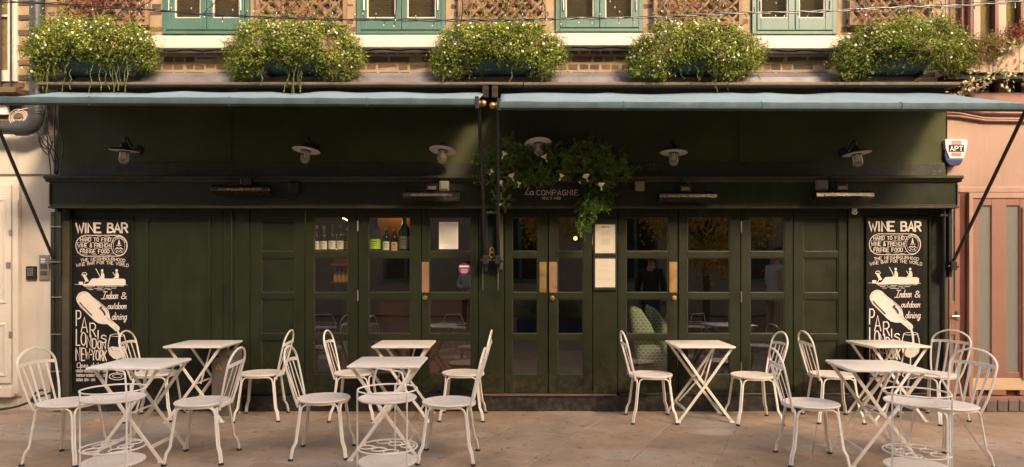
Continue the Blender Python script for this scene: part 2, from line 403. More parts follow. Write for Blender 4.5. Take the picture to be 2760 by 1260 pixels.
def scallop(name):
    m, t, p = nodes(name); p.inputs['Roughness'].default_value = .85
    tc = N_(t, 'ShaderNodeTexCoord'); sp = N_(t, 'ShaderNodeSeparateXYZ'); t.links.new(tc.outputs['Object'], sp.inputs[0])
    def ma(op, a, b=None):
        n = N_(t, 'ShaderNodeMath', operation=op)
        for i, v in enumerate((a, b)):
            if v is None: continue
            if hasattr(v, 'links'): t.links.new(v, n.inputs[i])
            else: n.inputs[i].default_value = v
        return n.outputs[0]
    sx = ma('MULTIPLY', sp.outputs[0], 20.0); sz = ma('MULTIPLY', sp.outputs[2], 32.0)
    row = ma('FLOOR', sz)
    v = ma('SUBTRACT', sz, row)
    u = ma('SUBTRACT', ma('FRACT', ma('ADD', sx, ma('MULTIPLY', ma('MODULO', ma('ADD', row, 100), 2), .5))), .5)
    d = ma('SQRT', ma('ADD', ma('MULTIPLY', u, u), ma('MULTIPLY', ma('MULTIPLY', v, v), .35)))
    c = ramp(t, d, [(0, (.50,.27,.03)), (.14, (.45,.29,.06)), (.18, (.07,.16,.10)), (.42, (.10,.20,.12)), (.47, (.42,.41,.30)), (.56, (.42,.41,.30)), (.60, (.16,.24,.14))])
    t.links.new(c, p.inputs['Base Color']); return m
M['scallop'] = scallop('scallop_print_fabric')

def stone(name):
    m, t, p = nodes(name)
    tc = N_(t, 'ShaderNodeTexCoord'); geo = N_(t, 'ShaderNodeNewGeometry')
    oi = N_(t, 'ShaderNodeObjectInfo')
    base = ramp(t, oi.outputs['Random'], [(0, (.33,.235,.165)), (.4, (.42,.295,.21)), (.75, (.385,.28,.21)), (1, (.33,.275,.23))])
    def wn(scale, det, rough=.6, stretch=None):
        n = N_(t, 'ShaderNodeTexNoise'); n.inputs['Scale'].default_value = scale; n.inputs['Detail'].default_value = det; n.inputs['Roughness'].default_value = rough
        mp = N_(t, 'ShaderNodeMapping'); mp.inputs['Scale'].default_value = stretch or (1,1,1)
        t.links.new(geo.outputs['Position'], mp.inputs[0]); t.links.new(mp.outputs[0], n.inputs['Vector']); return n.outputs['Fac']
    a = wn(1.6, 7, .65); c = mix(t, 1.0, base, ramp(t, a, [(.28, (.58,.56,.54)), (.72, (1.18,1.16,1.14))]), 'MULTIPLY')
    c = mix(t, ramp(t, wn(7, 6, .7), [(.52, (0,0,0)), (.75, (.5,.5,.5))]), c, (.22,.15,.10))
    # pale worn round stains at their own places
    for (sx, sy, rx, ry) in ((-1.75, 5.05, .42, .2), (-.42, 6.25, .42, .16), (.95, 5.6, .45, .22), (1.85, 6.35, .36, .17), (2.55, 5.75, .42, .26), (-3.0, 4.9, .4, .2), (3.9, 5.9, .5, .25), (.35, 4.75, .5, .2), (-4.3, 6.2, .5, .25)):
        mp = N_(t, 'ShaderNodeMapping'); mp.vector_type = 'TEXTURE'
        mp.inputs['Location'].default_value = (sx, sy, 0); mp.inputs['Scale'].default_value = (rx, ry, 1)
        t.links.new(geo.outputs['Position'], mp.inputs[0])
        g = N_(t, 'ShaderNodeVectorMath', operation='LENGTH'); t.links.new(mp.outputs[0], g.inputs[0])
        ad = N_(t, 'ShaderNodeMath', operation='ADD'); t.links.new(g.outputs['Value'], ad.inputs[0])
        mu = N_(t, 'ShaderNodeMath', operation='MULTIPLY'); t.links.new(wn(5, 4), mu.inputs[0]); mu.inputs[1].default_value = .5; t.links.new(mu.outputs[0], ad.inputs[1])
        k = ramp(t, ad.outputs[0], [(.0, (.42,)*3), (.95, (.30,)*3), (1.0, (0,0,0))]) if False else ramp(t, ad.outputs[0], [(0, (.62,)*3), (.86, (.5,)*3), (.97, (0,)*3)])
        c = mix(t, k, c, (.40,.33,.27))
    sp_ = ramp(t, wn(70, 3, .6), [(.66, (0,0,0)), (.71, (.75,)*3)]); c = mix(t, sp_, c, (.09,.065,.05))
    sp2 = ramp(t, wn(55, 2, .5, (1,1.3,1)), [(.73, (0,0,0)), (.76, (.7,)*3)]); c = mix(t, sp2, c, (.55,.47,.40))
    c = mix(t, ramp(t, wn(13, 1, .3), [(.69, (0,0,0)), (.71, (.6,)*3)]), c, (.12,.09,.07))      # old chewing gum
    t.links.new(c, p.inputs['Base Color'])
    t.links.new(ramp(t, wn(3, 5), [(.3, (.55,)*3), (.7, (.85,)*3)]), p.inputs['Roughness'])
    bump(t, p, wn(22, 7, .7), .6, .008)
    return m
M['stone'] = stone('york_stone')
M['joint'] = paint('sandy_joint', (.30,.215,.15), .9, .3, 12)
M['kerb'] = rand_paint('kerb_brick', [(0,(.15,.10,.085)),(1,(.20,.14,.12))], .85, .6, 30)
M['ground'] = paint('yard_paving', (.25,.18,.13), .85, .2, 1)
def facade_brick(name):
    m, t, p = nodes(name); b = N_(t, 'ShaderNodeTexBrick'); tc = N_(t, 'ShaderNodeTexCoord'); mp = N_(t, 'ShaderNodeMapping')
    mp.inputs['Rotation'].default_value = (R(90), 0, 0); t.links.new(tc.outputs['Object'], mp.inputs[0]); t.links.new(mp.outputs[0], b.inputs['Vector'])
    b.inputs['Scale'].default_value = 1; b.inputs['Brick Width'].default_value = .225; b.inputs['Row Height'].default_value = .075; b.inputs['Mortar Size'].default_value = .008
    b.inputs['Color1'].default_value = (.34,.21,.11,1); b.inputs['Color2'].default_value = (.22,.13,.08,1); b.inputs['Mortar'].default_value = (.38,.28,.18,1)
    t.links.new(b.outputs[0], p.inputs['Base Color']); p.inputs['Roughness'].default_value = .9; return m
M['fbrick'] = facade_brick('far_stock_brick')

# ================================================================== ground
g = MB(); g.add([(-60,-60,-.035),(60,-60,-.035),(60,60,-.035),(-60,60,-.035)], [(0,1,2,3)])
ground = tag(obj('ground', g, M['ground']), kind='structure')
pav = empty('pavement'); pav['kind'] = 'structure'
b = MB(); b.add([(-7.5,2.2,-.003),(7.5,2.2,-.003),(7.5,7.6,-.003),(-7.5,7.6,-.003)], [(0,1,2,3)])
obj('joint_bed', b, M['joint'], pav)
def slab_mesh(seed):
    r_ = random.Random(seed); m = MB(); k = .006
    top = []; 
    for (sx, sy) in ((-1,-1),(1,-1),(1,1),(-1,1)):
        top.append((sx*.5*(1-r_.uniform(0,.012)), sy*.5*(1-r_.uniform(0,.012))))
    n = 4
    v = [(x, y, -.5) for x, y in top] + [(x, y, -.12) for x, y in top] + [(x*.985, y*.985, 0) for x, y in top]
    f = [tuple(reversed(range(4)))]
    for l in (0, 4):
        f += [(l+i, l+(i+1) % 4, l+4+(i+1) % 4, l+4+i) for i in range(4)]
    f.append((8,9,10,11)); m.add(v, f); return m
slab_protos = []
SANG = R(-25.2); ca, sa = math.cos(SANG), math.sin(SANG)
def slab_at(u, v):       # slab grid -> world;  v runs along the joints (away, leaning left-to-right)
    return (u*ca - v*sa, u*sa + v*ca)
import itertools
us = []; u = -9.0; r_ = random.Random(3)
row = 0; n_slab = 0
# rows at perpendicular positions matched to the photograph (-2.80, -2.148, -1.519 …)
edges = [-2.80 + .64*k + .012*((k*7) % 5 - 2) for k in range(-9, 16)]
for i in range(len(edges)-1):
    u0, u1 = edges[i], edges[i+1]; v = -4.0 + r_.uniform(0, .9)
    while v < 14:
        L = r_.choice((.62, .78, .92, 1.08)); 
        uc, vc = (u0+u1)/2, v + L/2
        # normal of the joints is (.90,-.43)
        x = .9026*uc + .4305*vc; y = -.4305*uc + .9026*vc
        if -6.6 < x < 6.6 and 2.9 < y < 7.55:
            if len(slab_protos) < 3:
                o = obj('flagstone', slab_mesh(len(slab_protos)), M['stone'], pav); slab_protos.append(o)
            else:
                o = slab_protos[n_slab % 3].copy(); col.objects.link(o)
            o.parent = pav; n_slab += 1
            o.location = (x, y, r_.uniform(-.001, .001)); o.rotation_euler = (r_.uniform(-.0006,.0006), r_.uniform(-.0006,.0006), math.atan2(-.4305, .9026))
            o.scale = (u1-u0-.005, L-.005, .05)
        v += L
# fallen leaves and paper scraps
lit = empty('fallen_leaves', (0,0,0)); lit['kind'] = 'stuff'
r2 = np.random.default_rng(3)
def litter(name, N, m, s0, s1, box_, seed):
    q = np.random.default_rng(seed)
    c = np.stack([q.uniform(box_[0], box_[1], N), q.uniform(box_[2], box_[3], N), q.uniform(.004, .008, N)], 1)
    n = np.stack([q.normal(0,.25,N), q.normal(0,.25,N), np.ones(N)], 1)
    return leafmesh(name, c, n, q.uniform(s0, s1, N), q.uniform(s0*.6, s1*.8, N), m, lit, 'stuff', pts=6)
litter('paper_scraps', 70, M['litter'], .006, .018, (-5, 5, 4.3, 7.15), 1)
litter('leaf_litter', 11, M['yellow_leaf'], .02, .045, (-5, -1.2, 5.2, 7.15), 2)
litter('dark_scraps', 60, M['rubber'], .006, .02, (-5, 5, 4.3, 7.15), 4)
litter('wall_litter', 40, M['dry'], .015, .04, (-4.7, -3.1, 7.0, 7.18), 5)
for (px, py, s) in ((48, 1149, .055), (264, 1135, .075), (612, 1127, .04), (644, 1190, .04)):
    s0 = (py-HY)/CH; q = leafmesh('yellow_leaf', [((px-CX)/s0, F/s0, .008)], [(0.2,-.3,1)], s, s*.75, M['yellow_leaf'], lit, None, 6)

# ================================================================== brick upper storey
brick_b = empty('brick_storey', (0, 7.35, 3.4), 0, 'brown stock brick upper storey with teal casement windows and cream sills above the awning', 'building')
BY = 7.30
def part(name, mb, m, parent, **k):
    """geometry given in world coordinates, parented under an Empty or part that may be moved"""
    o = obj(name, mb, m, None, **k)
    if parent is not None:
        bpy.context.view_layer.update() if False else None
        o.parent = parent; mw = WORLD(parent)
        o.matrix_parent_inverse = mw.inverted()
    return o
def WORLD(o):
    m = o.matrix_basis.copy()
    if o.parent is not None:
        m = WORLD(o.parent) @ o.matrix_parent_inverse @ m
    return m
# wall with window openings (mortar field)
wins = [(440, 675, 94), (962, 1202, 94), (1496, 1733, 88), (2024, 2253, 95)]     # px left, right, bottom
wx = [(PX(a, BY), PX(b_, BY), PZ(c, BY)) for a, b_, c in wins]
XL, XR = PX(118, BY), PX(2548, BY)
m = MB(); x = XL; ZB, ZT = 3.30, 9.0; WT = 5.45
for (a, b_, zb) in wx:
    m.box(x, a, BY, BY+.3, ZB, ZT); m.box(a, b_, BY+.0005, BY+.3, ZB, zb-.05); m.box(a, b_, BY, BY+.3, WT, ZT); x = b_
m.box(x, XR, BY, BY+.3, ZB, ZT)
part('wall', m, M['mortar'], brick_b)
# bricks
bm_v = []
def brick_mesh(seed):
    q = random.Random(seed); mb = MB(); e = .07
    out = []; n = 8
    pts = [(-.5,-.42),(-.46,-.5),(.46,-.5),(.5,-.42),(.5,.42),(.46,.5),(-.46,.5),(-.5,.42)]
    pts = [(a+q.uniform(-.02,.02), c+q.uniform(-.06,.06)) for a, c in pts]
    v = [(a, .5, c) for a, c in pts] + [(a, -.25, c) for a, c in pts] + [(a*.95, -.5+q.uniform(0,.15), c*.86) for a, c in pts]
    f = [(l+i, l+(i+1) % 8, l+8+(i+1) % 8, l+8+i) for l in (0, 8) for i in range(8)] + [tuple(range(16, 24))]
    mb.add(v, f); return mb
def bricks_on(owner, cells, front, limit):
    protos = []
    for i, (x, z, L, H) in enumerate(cells[:limit]):
        if len(protos) < 5:
            o = obj('brick', brick_mesh(i), M['brick'], None); protos.append(o)
        else:
            o = protos[rnd.randrange(5)].copy(); col.objects.link(o)
        o.parent = owner; o.matrix_parent_inverse = WORLD(owner).inverted()
        o.location = (x, front + .03 + rnd.uniform(-.003,.003), z); o.scale = (L, .07, H)
        if rnd.random() < .5: o.scale.x *= -1; o.scale.z *= 1
        if o.scale.x < 0: o.scale.y *= 1
    rest = cells[limit:]
    if rest:
        mb = MB()
        for (x, z, L, H) in rest:
            b8 = brick_mesh(rnd.randrange(50)); mb.add([(a*L+x, c_*.07+front+.03, e_*H+z) for a, c_, e_ in b8.v], b8.f)
        o = part('brick_infill', mb, M['brick'], owner); o['kind'] = 'stuff'
cells = []
course = .0795; zc = 3.50; ci = 0
plants_px = [(75, 412), (612, 970), (1165, 1520), (1700, 2050), (2258, 2600)]
trel_px = [(165, 400), (692, 935), (1236, 1470), (1760, 2000), (2287, 2520)]
while zc < 4.9:
    x = XL + .02 + (0 if ci % 2 else -.11); k = 0
    while x < XR - .05:
        L = .208 if (ci % 2 == 0) else .095
        if rnd.random() < .25: L = .095 if L > .2 else .205
        x1 = x + L; ok = x > XL and x1 < XR
        for (a, b_, zb) in wx:
            if x1 > a - .0 and x < b_ + .0 and zc + .035 > zb - .10: ok = False
        # behind the sills
        if ok:
            px = CX + (x + L/2) * F / BY; py = HY - (zc - CH) * F / BY
            vis = 3
            if any(a + 25 < px < b_ - 25 for a, b_ in plants_px) and 60 < py < 215: vis = 1
            if any(a < px < b_ for a, b_ in trel_px) and py < 75: vis = 2
            if py < -12: vis = 0
            if ok: cells.append((vis, x + L/2, zc + .03, L, .058))
        x = x1 + .018
    zc += course; ci += 1
cells.sort(key=lambda c: -c[0])
bricks_on(brick_b, [c[1:] for c in cells], BY - .004, 295)

def casement(px0, px1, pyb, panes, mid, owner, seed):
    d = BY; x0, x1 = PX(px0, d)+.004, PX(px1, d)-.004; zb = PZ(pyb, d); yf = BY - .03
    e = empty('window', ((x0+x1)/2, yf, zb)); e.parent = owner; e.matrix_parent_inverse = WORLD(owner).inverted()
    xm = PX(mid, d); zt = 5.40; fr = MB(); w_ = .045
    fr.box(x0, x0+w_, yf, yf+.09, zb, zt); fr.box(x1-w_, x1, yf, yf+.09, zb, zt); fr.box(x0+w_+.0005, x1-w_-.0005, yf, yf+.09, zb, zb+.035)
    fr.box(x0+w_+.0005, x1-w_-.0005, yf, yf+.09, zt-.05, zt)
    part('window_frame', fr, M['teal'], e, bevel=.003)
    for i, (pa, pb) in enumerate(panes):
        lx0 = x0 + w_ + .004 if i == 0 else xm + .004; lx1 = xm - .004 if i == 0 else x1 - w_ - .004
        a, b_ = PX(pa, d), PX(pb, d); pz = PZ(52, d) - .002; s = MB(); z0 = zb + .04; z1 = zt - .055; yl = yf - .012
        s.box(lx0, a, yl, yl+.045, z0, z1); s.box(b_, lx1, yl, yl+.045, z0, z1)
        s.box(a+.0005, b_-.0005, yl+.0008, yl+.045, z0, pz); s.box(a+.0005, b_-.0005, yl+.0008, yl+.045, z1-.09, z1)
        part('casement', s, M['teal'], e, bevel=.003)
        bd = MB(); t_ = .012
        bd.box(a+.001, a+t_, yl+.012, yl+.03, pz+.001, z1-.091); bd.box(b_-t_, b_-.001, yl+.012, yl+.03, pz+.001, z1-.091); bd.box(a+t_+.0005, b_-t_-.0005, yl+.012, yl+.03, pz+.001, pz+t_)
        part('glazing_bead', bd, M['sill'], e)
        gl = MB(); gl.box(a+.002, b_-.002, yl+.026, yl+.030, pz+.002, z1-.092)
        part('pane', gl, M['glass_up'], e)
        hx = lx0 + .03 if i == 0 else lx1 - .03; h = MB(); hz = PZ(20, d)
        for q in range(5): h.tube([(hx, yl-.008, hz-.05+q*.021), (hx, yl-.008, hz-.033+q*.021)], .008, 8)
        part('hinge', h, M['steel'], e, smooth=True)
    # tan sheet behind the glass, coloured for the reflected brick
    rm = MB(); rm.box(x0+.05, x1-.05, yf+.10, yf+.11, zb, zt); part('reflection_sheet', rm, M['reflection_sheet'], e)
    return e
pane_px = [((475,545),(577,650)), ((991,1068),(1099,1176)), ((1524,1600),(1630,1704)), ((2047,2121),(2150,2220))]
mids = [561, 1083, 1615, 2139]
for (a, b_, c), pp, mm in zip(wins, pane_px, mids): casement(a, b_, c, pp, mm, brick_b, 0)
for i, (a, b_, pt, pb) in enumerate(((410, 690, 96, 134), (930, 1235, 94, 132), (1470, 1765, 89, 127), (1990, 2292, 96, 135))):
    d = 7.12; s = MB(); x0, x1 = PX(a, d), PX(b_, d); z1, z0 = PZ(pt, d), PZ(pb-4, d)
    s.box(x0, x1, d, BY+.06, z0, z1); part('window_sill', s, M['sill'], brick_b, bevel=.008)
    c = MB()
    pts = [(x0+.1+(x1-x0-.15)*k/14, d+.05, z0-.012-.008*math.sin(k*1.3)) for k in range(15)]
    c.tube(pts, .008, 5); part('sill_cable', c, M['black'], brick_b)
# lead flashing, upstand and ledge over the awning
m = MB(); xs = [XL+.12 + (XR-.45-XL-.12)*k/9 for k in range(10)]
for k in range(9):
    x0, x1 = xs[k], xs[k+1]+.03; dz = .002*(k % 3)
    m.add([(x0, BY-.02, 3.54+dz), (x1, BY-.02, 3.54+dz), (x1, 7.15-.003*(k%2), 3.46+dz), (x0, 7.15-.003*(k%2), 3.46+dz), (x0, 7.145-.003*(k%2), 3.39+dz), (x1, 7.145-.003*(k%2), 3.39+dz)], [(3,2,1,0),(4,5,2,3)])
part('lead_flashing', m, M['lead'], brick_b)
m = MB(); m.box(PX(105,7.1), PX(2590,7.1), 7.06, 7.25, 3.373, 3.392); part('fascia_moulding', m, M['ledge'], brick_b, bevel=.01)
m = MB(); m.box(PX(100,7.0), PX(1409,7.0), 7.00, 7.2, 3.345, 3.372); m.box(PX(1411,7.0), PX(2598,7.0), 7.003, 7.2, 3.343, 3.370); part('drip_ledge', m, M['ledge'], brick_b, bevel=.006)

# ================================================================== shopfront
shop = empty('shopfront', (0, 7.3, 0), 0, 'dark green timber shopfront of the wine bar with glazed folding doors and a long fascia', 'shopfront')
D = 7.27
DX = lambda p: PX(p, D); DZ = lambda p: PZ(p, D)
# upper panelled wall
m = MB(); m.box(PX(157,7.24), PX(2549,7.24), 7.24, 7.5, PZ(476,7.24), 3.36)
part('upper_wall', m, M['green_wall'], shop)
m = MB(); m.box(PX(157,7.24)+.02, PX(2549,7.24)-.02, 7.222, 7.2395, PZ(474,7.24), PZ(440,7.24)); part('flashing_board', m, M['green_worn'], shop, bevel=.004)
for p in (622, 1290, 1990):
    m = MB(); m.box(PX(p,7.24), PX(p,7.24)+.012, 7.232, 7.2398, PZ(438,7.24), 3.30); part('joint_strip', m, M['green_wall'], shop)
# fascia
fd = 7.12; fx0, fx1 = PX(134, fd), PX(2581, fd)
m = MB(); m.box(fx0, fx1, fd, 7.3, PZ(557, fd), PZ(484, fd)); part('fascia_board', m, M['green'], shop)
m = MB(); z = PZ(484, fd)
m.prism([(0,0),(1,0),(1,1),(0,1)], 0, 1); m = MB()
prof = [(7.07, z+.035), (7.055, z+.022), (7.055, z+.008), (7.085, z-.004), (7.085, z-.014), (7.105, z-.03)]
vs_ = []; 
for xx in (fx0-.025, fx1+.025):
    vs_ += [(xx, 7.3, z+.05)] + [(xx, y_, z_) for y_, z_ in prof] + [(xx, 7.3, z-.03)]
n = len(prof)+2; m.add(vs_, [tuple(range(n)), tuple(reversed(range(n, 2*n)))] + [(i, n+i, n+(i+1) % n, (i+1) % n) for i in range(n)])
part('fascia_cornice', m, M['green_worn'], shop)
m = MB(); m.box(fx0-.004, fx1+.004, fd-.022, fd+.1, PZ(562, fd), PZ(556, fd)); m.box(fx0+.02, fx1-.02, fd-.008, fd-.0005, PZ(555.5, fd), PZ(552, fd))
for xx, sgn in ((fx0, 1), (fx1, -1)): m.box(xx, xx+sgn*.015, fd-.014, fd-.0006, PZ(551.5, fd), PZ(497, fd))
part('fascia_bead', m, M['green_worn'], shop, bevel=.003)
# soffit and wall over the doors
m = MB(); m.box(fx0+.02, fx1-.02, D+.06, D+.3, PZ(566, D), PZ(540, D)); part('head_beam', m, M['green'], shop)
# plinth
m = MB(); m.box(DX(150), DX(2553), 7.235, 7.6, -.01, .158); part('plinth', m, M['plinth'], shop, bevel=.006)
m = MB(); m.box(DX(1296), DX(1660), 7.215, 7.34, .16, .178); part('door_threshold', m, M['ledge'], shop, bevel=.004)
m = MB(); m.box(DX(820), DX(1290), 7.225, 7.34, .16, .186); part('door_cill', m, M['black'], shop, bevel=.004); m = MB(); m.box(DX(1670), DX(2284), 7.225, 7.34, .16, .186); part('door_cill', m, M['black'], shop, bevel=.004)
# pilasters and fixed boarding
def fixed(name, a, b_, y=D-.012, m_='green', top=563, bot=1068, thick=.08):
    mb = MB(); mb.box(DX(a)+.001, DX(b_)-.001, y, y+thick, DZ(bot), DZ(top)); return part(name, mb, M[m_], shop, bevel=.003)
fixed('wall_panel', 155, 199, D+.03); fixed('pilaster', 165, 188, D-.01, 'olive', top=566)
fixed('wall_panel', 199, 385, D+.004, 'green'); fixed('wall_panel', 385, 600, D-.0, 'green'); fixed('wall_panel', 600, 672, D+.006, 'green')
fixed('pilaster', 1291, 1359, D-.016); fixed('wall_panel', 1598, 1664, D-.010)
fixed('pilaster', 2284, 2317, D-.020); fixed('wall_panel', 2317, 2508, D+.004); fixed('wall_panel', 2508, 2540, D+.02, 'dark_void'); fixed('pilaster', 2540, 2553, D-.02, 'olive')
def moulding(px0, px1, py0, py1, y=D, w_=6, m_='green'):
    mb = MB(); a, b_, z1, z0 = DX(px0), DX(px1), DZ(py0), DZ(py1); t = w_*D/F; y0 = y-.018
    mb.box(a, a+t, y0, y-.0004, z0, z1); mb.box(b_-t, b_, y0, y-.0004, z0, z1)
    mb.box(a+t+.0004, b_-t-.0004, y0, y-.0004, z1-t, z1); mb.box(a+t+.0004, b_-t-.0004, y0, y-.0004, z0, z0+t)
    return part('panel_moulding', mb, M[m_], shop, bevel=.006)
moulding(190, 360, 584, 1066, D+.004); moulding(395, 569, 590, 1050, D)
moulding(2317, 2508, 582, 1066, D+.004)
m = MB(); m.tube([(DX(626), D-.012, DZ(1066)), (DX(626), D-.012, DZ(563))], .012, 8); part('conduit', m, M['green'], shop, smooth=True)
m = MB(); m.box(DX(1665), DX(2285), D+.055, D+.3, DZ(567), DZ(560)); part('door_head', m, M['green'], shop)

ROWS = [(586, 678), (695, 789), (806, 900), (917, 1010)]
def leaf(a, b_, pa, pb, glazed=True, y=D, extra=None):
    x0, x1 = DX(a)+.003, DX(b_)-.003; p0, p1 = DX(pa), DX(pb); z0, z1 = DZ(1065), DZ(564)
    mb = MB(); T = .045
    mb.box(x0, p0, y, y+T, z0, z1); mb.box(p1, x1, y, y+T, z0, z1)
    zs = [z1] + [v for r0, r1 in ROWS for v in (DZ(r0), DZ(r1))] + [z0]
    for k in range(0, len(zs), 2): mb.box(p0, p1, y+.0006, y+T, zs[k+1], zs[k])
    lf = part('door_leaf', mb, M['green'], shop, bevel=.0035)
    for r0, r1 in ROWS:
        za, zb = DZ(r1), DZ(r0); bd = MB(); t = .007
        bd.box(p0+.0005, p0+t, y+.008, y+.03, za+.0005, zb-.0005); bd.box(p1-t, p1-.0005, y+.008, y+.03, za+.0005, zb-.0005)
        bd.box(p0+t+.0004, p1-t-.0004, y+.008, y+.03, zb-t, zb-.0005); bd.box(p0+t+.0004, p1-t-.0004, y+.008, y+.03, za+.0005, za+t)
        part('glazing_bead', bd, M['green_worn'], lf)
        if glazed:
            q = MB(); q.add([(p0+.001, y+.02, za+.001), (p1-.001, y+.02, za+.001), (p1-.001, y+.02, zb-.001), (p0+.001, y+.02, zb-.001)], [(0,1,2,3)]); part('pane', q, M['glass'], lf)
        else:
            q = MB(); q.box(p0+.001, p1-.001, y+.022, y+.03, za+.001, zb-.001); part('panel', q, M['green'], lf)
    if not glazed:
        q = MB(); q.box(p0, p1, y+.032, y+.0445, z0+.01, z1-.01)
    return lf
L = {}
L[1] = leaf(672, 821, 703, 793, False, D+.012)
L[2] = leaf(822, 965, 846, 938); L[3] = leaf(965.5, 1136, 993, 1106); L[4] = leaf(1136.5, 1290, 1157, 1269)
L[5] = leaf(1360, 1477, 1381, 1449, True, D-.004); L[6] = leaf(1478, 1597, 1503, 1572, True, D-.014)
L[7] = leaf(1665, 1827, 1688, 1801); L[8] = leaf(1829, 1996, 1853, 1967); L[9] = leaf(1996.5, 2138, 2022, 2114); L[10] = leaf(2138.5, 2284, 2166, 2260, False)
def plate(lf, a, b_, t, bt, y, m_='copper'):
    mb = MB(); mb.box(DX(a), DX(b_), y-.004, y-.0005, DZ(bt), DZ(t)); o = part('push_plate', mb, M[m_], lf, bevel=.001)
def knob(lf, px, py, y):
    mb = MB(); ax = Matrix(((1,0,0),(0,0,-1),(0,1,0)))
    mb.lathe([(.026,0),(.028,.006),(.024,.012),(.013,.014),(.013,.02),(.016,.026),(0,.027)], (DX(px), y, DZ(py)), 16, ax); part('lock', mb, M['brass'], lf, smooth=True)
plate(L[4], 1137, 1156, 707, 789, D); knob(L[4], 1145, 803, D)
plate(L[5], 1454, 1473, 707, 789, D-.004, 'brass'); plate(L[6], 1480, 1501, 707, 789, D-.014); knob(L[6], 1488, 804, D-.014)
plate(L[7], 1804, 1825, 707, 789, D, 'brass'); knob(L[7], 1817, 804, D)
def hinge(lf, px, py0, py1):
    mb = MB(); z0, z1 = DZ(py1), DZ(py0); n = 5
    for k in range(n): mb.tube([(DX(px), D-.008, z0+(z1-z0)*(k+.06)/n), (DX(px), D-.008, z0+(z1-z0)*(k+.94)/n)], .0085, 8)
    part('hinge', mb, M['steel'], lf, smooth=True)
hinge(L[2], 965, 596, 624); hinge(L[2], 965, 782, 812)
for a, b_ in ((597, 627), (786, 815), (977, 1000)): hinge(L[8], 1997, a, b_)
# grooves in the kick rails
m = MB()
for py in (1018, 1028): m.box(DX(860), DX(925), D-.004, D-.0004, DZ(py+2), DZ(py))
part('kick_vent', m, M['green_worn'], L[2])

